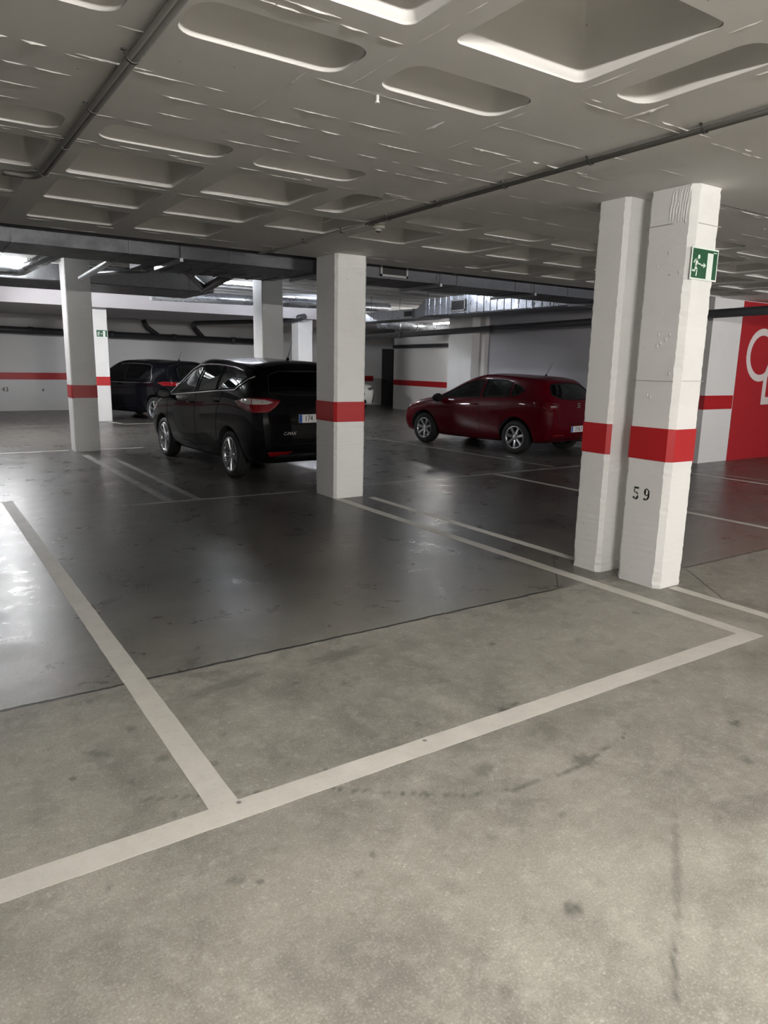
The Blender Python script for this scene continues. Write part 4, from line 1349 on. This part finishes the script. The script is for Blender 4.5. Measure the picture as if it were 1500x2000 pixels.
def make_car(name, label, cat, loc, rz, st, paint, sp):
    root = empty(name, loc, rz, label, cat)
    root.scale = (sp['k'],) * 3
    bm = loft(st, bulge=sp.get('bulge', (.05, .06)))
    pr = Proj(bm)
    body = mesh_obj('body', bm, [M[paint], M['interior']], root)
    sx = sp['sx']; sz = sp['sz']
    S = lambda poly: [(x * sx, z * sz) for x, z in poly]
    side_w = [(nm, S(p), g) for nm, p, g in sp['side']]
    rw = [(y, z * sz) for y, z in sp['rear_window']]; ws = [(y, z * sz) for y, z in sp['windscreen']]
    cutters = []
    rt = sp['rt']; W = sp['W']; wb = sp['wb']
    if sp.get('hollow', True):
        inn = loft(st, bulge=sp.get('bulge', (.05, .06)))
        shrink(inn, .055, .74, (-.50, sp['wb'] - .15))
        for f in inn.faces: f.material_index = 1
        cutters.append(inn)
        for nm, p, g in side_w: cutters.append(prism('side', p, -1.3, 1.3))
        cutters.append(prism('end', rw, -1.4, .5))
        cutters.append(prism('end', ws, 1.0, 2.7))
    for wx in (0, wb):
        for s in (-1, 1):
            c = bmesh.new()
            n = 40; A = []; B = []
            ra = rt + sp.get('arch', .07)
            for k in range(n):
                a = 2 * PI * k / n
                x = wx + ra * math.cos(a); z = rt + ra * math.sin(a)
                A.append(c.verts.new((x, s * (W / 2 - .30), z))); B.append(c.verts.new((x, s * 1.3, z)))
            c.faces.new(A); c.faces.new(B)
            for k in range(n): c.faces.new((A[k], A[(k + 1) % n], B[(k + 1) % n], B[k]))
            bmesh.ops.recalc_face_normals(c, faces=c.faces)
            for f in c.faces: f.material_index = 1
            cutters.append(c)
    cut(body, cutters)
    # keep smooth shading but crisp at the cut edges
    b2 = bmesh.new(); b2.from_mesh(body.data)
    for f in b2.faces: f.smooth = True
    for e in b2.edges:
        if len(e.link_faces) == 2 and e.calc_face_angle(0) > R(38): e.smooth = False
    b2.to_mesh(body.data); b2.free()
    # panes
    for nm, p, g in side_w:
        for k in ('L', 'R'):
            mesh_obj(nm, pr.patch(k, p, .001), M[g], root)
    mesh_obj('rear_window', pr.patch('B', rw, .001), M[sp['rear_glass']], root)
    mesh_obj('windscreen', pr.patch('F', ws, .001), M['glass'], root)
    # frames
    for k in ('L', 'R'):
        b = bmesh.new()
        for nm, p, g in side_w: pr.strip(b, k, p, .011, 0, True)
        mesh_obj('window_seal', b, M['plastic'], root)
    b = bmesh.new(); pr.strip(b, 'B', rw, .012, 0, True); mesh_obj('window_seal', b, M['plastic'], root)
    if sp.get('chrome'):
        for k in ('L', 'R'):
            for path in sp['chrome']:
                b = bmesh.new(); pr.strip(b, k, S(path), .011, .006)
                tag(mesh_obj('chrome_trim', b, M['chrome'], root), 'chrome line round the side windows')
    # door gaps
    for k, path in [(k, S(q)) for k in ('L', 'R') for q in sp['gaps']] + [('B', [(y, z * sz) for y, z in q]) for q in sp.get('rear_gaps', [])]:
        b = bmesh.new(); pr.strip(b, k, path, .004, 0)
        if len(b.verts) > 3: mesh_obj('panel_gap', b, M['plastic'], root)
        else: b.free()
    # handles
    for k, s in (('L', 1), ('R', -1)):
        for hx, hz in S(sp['handles']):
            p = pr.hit(k, hx, hz)
            if p:
                b = bmesh.new()
                tube(b, bend([(hx - .09, p.y - s * .005, hz), (hx - .08, p.y + s * .03, hz), (hx + .08, p.y + s * .03, hz), (hx + .09, p.y - s * .005, hz)], .02, 3), .011, 8)
                mesh_obj('door_handle', b, M[paint], root)
    # mirrors
    for s in (1, -1):
        b = bmesh.new()
        mx, mz = sp['mirror']; mx *= sx; mz *= sz
        bmesh.ops.create_uvsphere(b, u_segments=20, v_segments=12, radius=1)
        for v in b.verts:
            x, y, z = v.co
            v.co = Vector((mx + (x * .10 if x > 0 else x * .045), s * (W / 2 + .10) + y * .125, mz + z * .085 * (1 - .15 * y * s)))
        for f in b.faces: f.smooth = True
        tube(b, [(mx + .02, s * (W / 2 - .10), mz - .06), (mx + .02, s * (W / 2 + .06), mz - .03)], [.035, .025], 8)
        mi = mesh_obj('wing_mirror', b, M['plastic' if paint != 'paint_white' else paint], root)
        b = bmesh.new()
        ring = [b.verts.new((mx - .047, s * (W / 2 + .10) + .10 * math.cos(R(a)), mz + .068 * math.sin(R(a)))) for a in range(0, 360, 20)]
        b.faces.new(ring); mesh_obj('mirror_glass', b, M['mirror'], mi)
    # lights, plate and extras
    for k in ('BL', 'BR'):
        tl = mesh_obj('tail_light', pr.patch(k, sp['tail'], .002, .03, .008), M[sp.get('tail_mat', 'tail')], root); tag(tl, 'red tail light')
        if sp.get('tail_clear'):
            for q in sp['tail_clear']:
                c = mesh_obj('reversing_lens', pr.patch(k, q, .011, .03, .003), M['clear_lens'], tl); tag(c, 'pale clear lens')
    for q in sp.get('reflectors', []):
        mesh_obj('rear_reflector', pr.patch('B', q, .002, .03, .006), M['tail'], root)
        mesh_obj('rear_reflector', pr.patch('B', [(-a, b_) for a, b_ in q], .002, .03, .006), M['tail'], root)
    for k in ('FL', 'FR'):
        mesh_obj('headlight', pr.patch(k, sp['head'], .002, .03, .006), M['head_lens'], root)
    for nm, kind, poly, mat_, th in sp.get('extra', []):
        mesh_obj(nm, pr.patch(kind, poly, .002, .04, th), M[mat_], root)
    if sp.get('plate'):
        z, s, sh = sp['plate']
        p = pr.hit('B', 0, z)
        x = p.x - .012
        pl = boxm('number_plate', (x - .006, x + .01, -.26, .26, z - .055, z + .055), M['plate'], root)
        boxm('blue_strip', (x - .0075, x - .0055, .218, .258, z - .053, z + .053), M['plate_blue'], pl)
        t = text_bm(s, .105, .001)
        for v in t.verts: v.co = Vector((x - .0078 - v.co.z, -v.co.x * .80 + sh, z + v.co.y))
        # seen from behind, reading runs from +y to -y
        tt = mesh_obj('plate_number', t, M['black'], pl)
    if sp.get('badge'):
        s, y, z, size = sp['badge']
        p = pr.hit('B', y, z)
        t = text_bm(s, size, .002, .3)
        for v in t.verts: v.co = Vector((p.x - .006 - v.co.z, y - v.co.x, z + v.co.y))
        tag(mesh_obj('model_badge', t, M['chrome'], root), 'chrome script badge')
    if sp.get('emblem'):
        y, z = sp['emblem']; p = pr.hit('B', y, z); b = bmesh.new(); x = p.x - .012
        w_, h_ = .045, .045
        for (a0, a1, b0, b1) in ((-1, 1, .62, 1), (-1, 1, -1, -.62), (-1, 1, -.16, .16), (-1, -.62, 0, .9), (.62, 1, -.9, 0)):
            box(b, x, x + .02, y - a1 * w_, y - a0 * w_, z + b0 * h_, z + b1 * h_)
        tag(mesh_obj('tailgate_emblem', b, M['chrome'], root), 'chrome S-shaped emblem')
    # antenna
    ax, az, ln = sp['antenna']
    b = bmesh.new()
    tube(b, [(ax, 0, az - .01), (ax - .01, 0, az + .035)], [.028, .014], 10)
    tube(b, [(ax - .01, 0, az + .03), (ax - .04 - ln * .45, 0, az + .03 + ln)], [.005, .002], 6)
    mesh_obj('antenna', b, M['plastic'], root)
    # wheels
    for wx in (0, wb):
        for s in (1, -1):
            make_wheel(root, wx, s * (W / 2 - .125), rt, sp['rr'], .205, sp['spokes'], sp['style'], s)
    # cabin
    if sp.get('hollow', True):
        for y in (.36, -.36): seat(root, 1.15 * sx, y, .48, .745, .98 * sz)
        seat(root, .28 * sx, 0, 1.15, .745, .96 * sz)
        b = bmesh.new(); ring = [(1.78 * sx + .06 * math.sin(R(a)), .36 + .17 * math.cos(R(a)), .93 * sz + .17 * math.sin(R(a))) for a in range(0, 361, 20)]
        tube(b, ring, .013, 8, cap=False); mesh_obj('steering_wheel', b, M['interior'], root)
    b = bmesh.new(); tube(b, [(-.45, -.45, .24), (-.74, -.45, .25)], .03, 12)
    if sp.get('exhaust', True): mesh_obj('exhaust_pipe', b, M['clamp'], root)
    return root

E_CM = dict(k=1.08, sx=1.0, sz=1.0, W=1.83, wb=2.65, rt=.322, rr=.232, spokes=10, style='multi',
    side=[('door_window', [(2.34, 1.05), (2.05, 1.25), (1.75, 1.42), (1.45, 1.485), (1.20, 1.51), (1.24, 1.125)], 'glass'),
          ('door_window', [(1.14, 1.135), (1.11, 1.515), (.75, 1.515), (.46, 1.50), (.44, 1.185)], 'glass_dark'),
          ('quarter_window', [(.38, 1.19), (.40, 1.495), (.10, 1.475), (-.22, 1.43), (-.38, 1.37), (-.14, 1.225)], 'glass_dark')],
    rear_window=[(-.62, 1.18), (-.56, 1.40), (-.40, 1.46), (.40, 1.46), (.56, 1.40), (.62, 1.18), (.3, 1.15), (-.3, 1.15)], rear_glass='glass_dark',
    windscreen=[(-.66, 1.12), (-.56, 1.42), (.56, 1.42), (.66, 1.12)],
    chrome=[[(2.85, .955), (2.36, 1.025), (1.7, 1.075), (1.0, 1.125), (.45, 1.165), (-.18, 1.205), (-.48, 1.39)],
            [(2.40, 1.04), (2.07, 1.275), (1.76, 1.445), (1.45, 1.508), (1.10, 1.532), (.72, 1.532), (.42, 1.518), (.1, 1.495), (-.2, 1.455)]],
    gaps=[[(1.18, 1.10), (1.19, .6), (1.17, .28)], [(2.38, 1.0), (2.40, .6), (2.28, .30)], [(.16, 1.16), (.36, .90), (.42, .60), (.40, .42)], [(2.28, .30), (1.17, .28), (.42, .30)], [(2.2, .36), (1.3, .36), (.5, .37)]],
    rear_gaps=[[(-.70, 1.0), (-.66, .72), (-.60, .52), (.60, .52), (.66, .72), (.70, 1.0)], [(-.78, .40), (0, .38), (.78, .40)]],
    handles=[(1.36, .97), (.42, 1.03)], mirror=(2.24, 1.06),
    tail=[(.34, 1.065), (.20, .98), (-.02, .93), (-.22, .94), (-.30, 1.02), (-.33, 1.085), (-.18, 1.12), (.06, 1.12)],
    tail_clear=[[(.22, 1.055), (.015, 1.035), (.015, 1.11), (.10, 1.105)], [(-.0, 1.035), (-.20, 1.04), (-.26, 1.065), (-.16, 1.10), (-.0, 1.11)]],
    reflectors=[[(.42, .36), (.66, .36), (.70, .42), (.34, .42)]],
    head=[(.45, .80), (.15, .64), (-.2, .62), (-.22, .70), (.1, .78), (.4, .90)],
    plate=(.85, '174', .115), badge=('C-MAX', .40, .66, .058), antenna=(-.05, 1.61, .22),
    extra=[('bumper_diffuser', 'B', [(-.60, .32), (.60, .32), (.52, .38), (-.52, .38)], 'plastic', .01)])
car1 = make_car('black_car', 'glossy black compact people carrier with chrome window line, rear partly hidden by the centre pillar', 'car', CMAX_POS, R(92.3), CMAX, 'paint_black', E_CM)
for ch in car1.children:
    if ch.name.startswith('plate_number'): pass

E_LE = dict(k=1.06, tail_mat='tail_shaded', sx=.925, sz=1.0, W=1.77, wb=2.58 * .925, rt=.315, rr=.205, spokes=7, style='wide', bulge=(.07, .08),
    side=[('door_window', [(2.12, .985), (1.80, 1.15), (1.50, 1.275), (1.20, 1.335), (1.00, 1.352), (.98, 1.02)], 'glass'),
          ('door_window', [(.90, 1.03), (.92, 1.357), (.60, 1.36), (.36, 1.345), (.24, 1.32), (.20, 1.06)], 'glass'),
          ('quarter_window', [(.14, 1.07), (.17, 1.30), (.0, 1.255), (-.14, 1.18), (.0, 1.10)], 'glass')],
    rear_window=[(-.62, 1.12), (-.56, 1.22), (-.44, 1.305), (0, 1.325), (.44, 1.305), (.56, 1.22), (.62, 1.12), (.44, 1.05), (0, 1.03), (-.44, 1.05)], rear_glass='glass',
    windscreen=[(-.62, 1.01), (-.50, 1.28), (.50, 1.28), (.62, 1.01)],
    gaps=[[(.94, .95), (.93, .55), (.94, .24)], [(2.22, .88), (2.22, .5), (2.10, .24)], [(-.02, .98), (.15, .85), (.38, .65), (.42, .40)], [(2.10, .24), (.94, .24), (.5, .25)]],
    rear_gaps=[[(-.66, .98), (-.62, .72), (-.56, .60), (.56, .60), (.62, .72), (.66, .98)]],
    handles=[(1.10, .89)], mirror=(2.04, .97),
    tail=[(.20, .98), (.14, .87), (-.08, .85), (-.26, .89), (-.28, .96), (-.10, 1.0), (.10, 1.005)],
    tail_clear=[[(-.10, .90), (-.22, .91), (-.22, .93), (-.10, .93)]],
    reflectors=[[(.40, .37), (.66, .37), (.68, .40), (.38, .40)]],
    head=[(.45, .74), (.15, .56), (-.2, .54), (-.22, .60), (.1, .68), (.4, .78)],
    plate=(.50, '2156 FTB', -.02), emblem=(0.0, .93), antenna=(-.02, 1.445, .24))
car2 = make_car('red_car', 'dark red five-door hatchback parked against the right wall between the pillars', 'car', LEON_POS, R(98.6), scaled(LEON, .925, 1, 1), 'paint_red', E_LE)

E_MP = dict(E_CM); E_MP.update(k=1.03, sx=1.085, sz=1.02, W=1.83, wb=2.65 * 1.085, rt=.335, rr=.225, spokes=5, style='twin', rear_glass='glass_dark',
    side=[('door_window', [(2.34, 1.06), (2.05, 1.25), (1.75, 1.42), (1.45, 1.48), (1.20, 1.505), (1.24, 1.09)], 'glass'),
          ('door_window', [(1.14, 1.09), (1.11, 1.51), (.75, 1.51), (.30, 1.495), (.18, 1.46), (.08, 1.26), (.10, 1.13)], 'glass_dark')],
    chrome=[[(2.38, 1.0), (1.7, 1.01), (1.0, 1.01), (.30, 1.02), (.06, 1.03), (.05, 1.2), (.16, 1.46), (.30, 1.50), (.7, 1.52), (1.1, 1.52), (1.45, 1.50)]],
    tail=[(.36, 1.05), (.20, .98), (-.28, .98), (-.34, 1.06), (-.1, 1.09), (.2, 1.09)],
    tail_clear=[[(-.18, 1.04), (-.32, 1.04), (-.32, 1.07), (-.18, 1.07)]],
    plate=None, badge=None, reflectors=[], antenna=(-.02, 1.645, .22), exhaust=False)
car3 = make_car('dark_people_carrier', 'dark navy people carrier nosed up to the back wall, far left behind the slim pillar', 'car', (6.57, 20.60, 0), R(112), scaled(CMAX, 1.085, 1.0, 1.02), 'paint_blue', E_MP)

E_SU = dict(E_CM); E_SU.update(k=1.0, W=1.83, wb=2.65, rt=.345, rr=.23, spokes=5, style='twin', hollow=False, chrome=None, plate=None, badge=None, reflectors=[],
    head=[(.30, .92), (.05, .84), (-.20, .80), (-.24, .86), (-.05, .92), (.2, .96)],
    extra=[('kidney_grille', 'F', [(.06, .56), (.34, .54), (.40, .66), (.37, .84), (.30, .88), (.06, .86)], 'plastic', .012),
           ('kidney_grille', 'F', [(-.06, .56), (-.34, .54), (-.40, .66), (-.37, .84), (-.30, .88), (-.06, .86)], 'plastic', .012),
           ('air_intake', 'FL', [(.18, .40), (-.10, .38), (-.02, .60), (.10, .66), (.18, .66)], 'plastic', .012),
           ('air_intake', 'FR', [(.18, .40), (-.10, .38), (-.02, .60), (.10, .66), (.18, .66)], 'plastic', .012),
           ('lower_grille', 'F', [(-.50, .36), (.50, .36), (.44, .48), (-.44, .48)], 'plastic', .012)])
car4 = make_car('white_car', 'white car of which only the front corner shows right of the centre pillar', 'car', (12.96, 24.98, 0), -PI / 2, SUV, 'paint_white', E_SU)
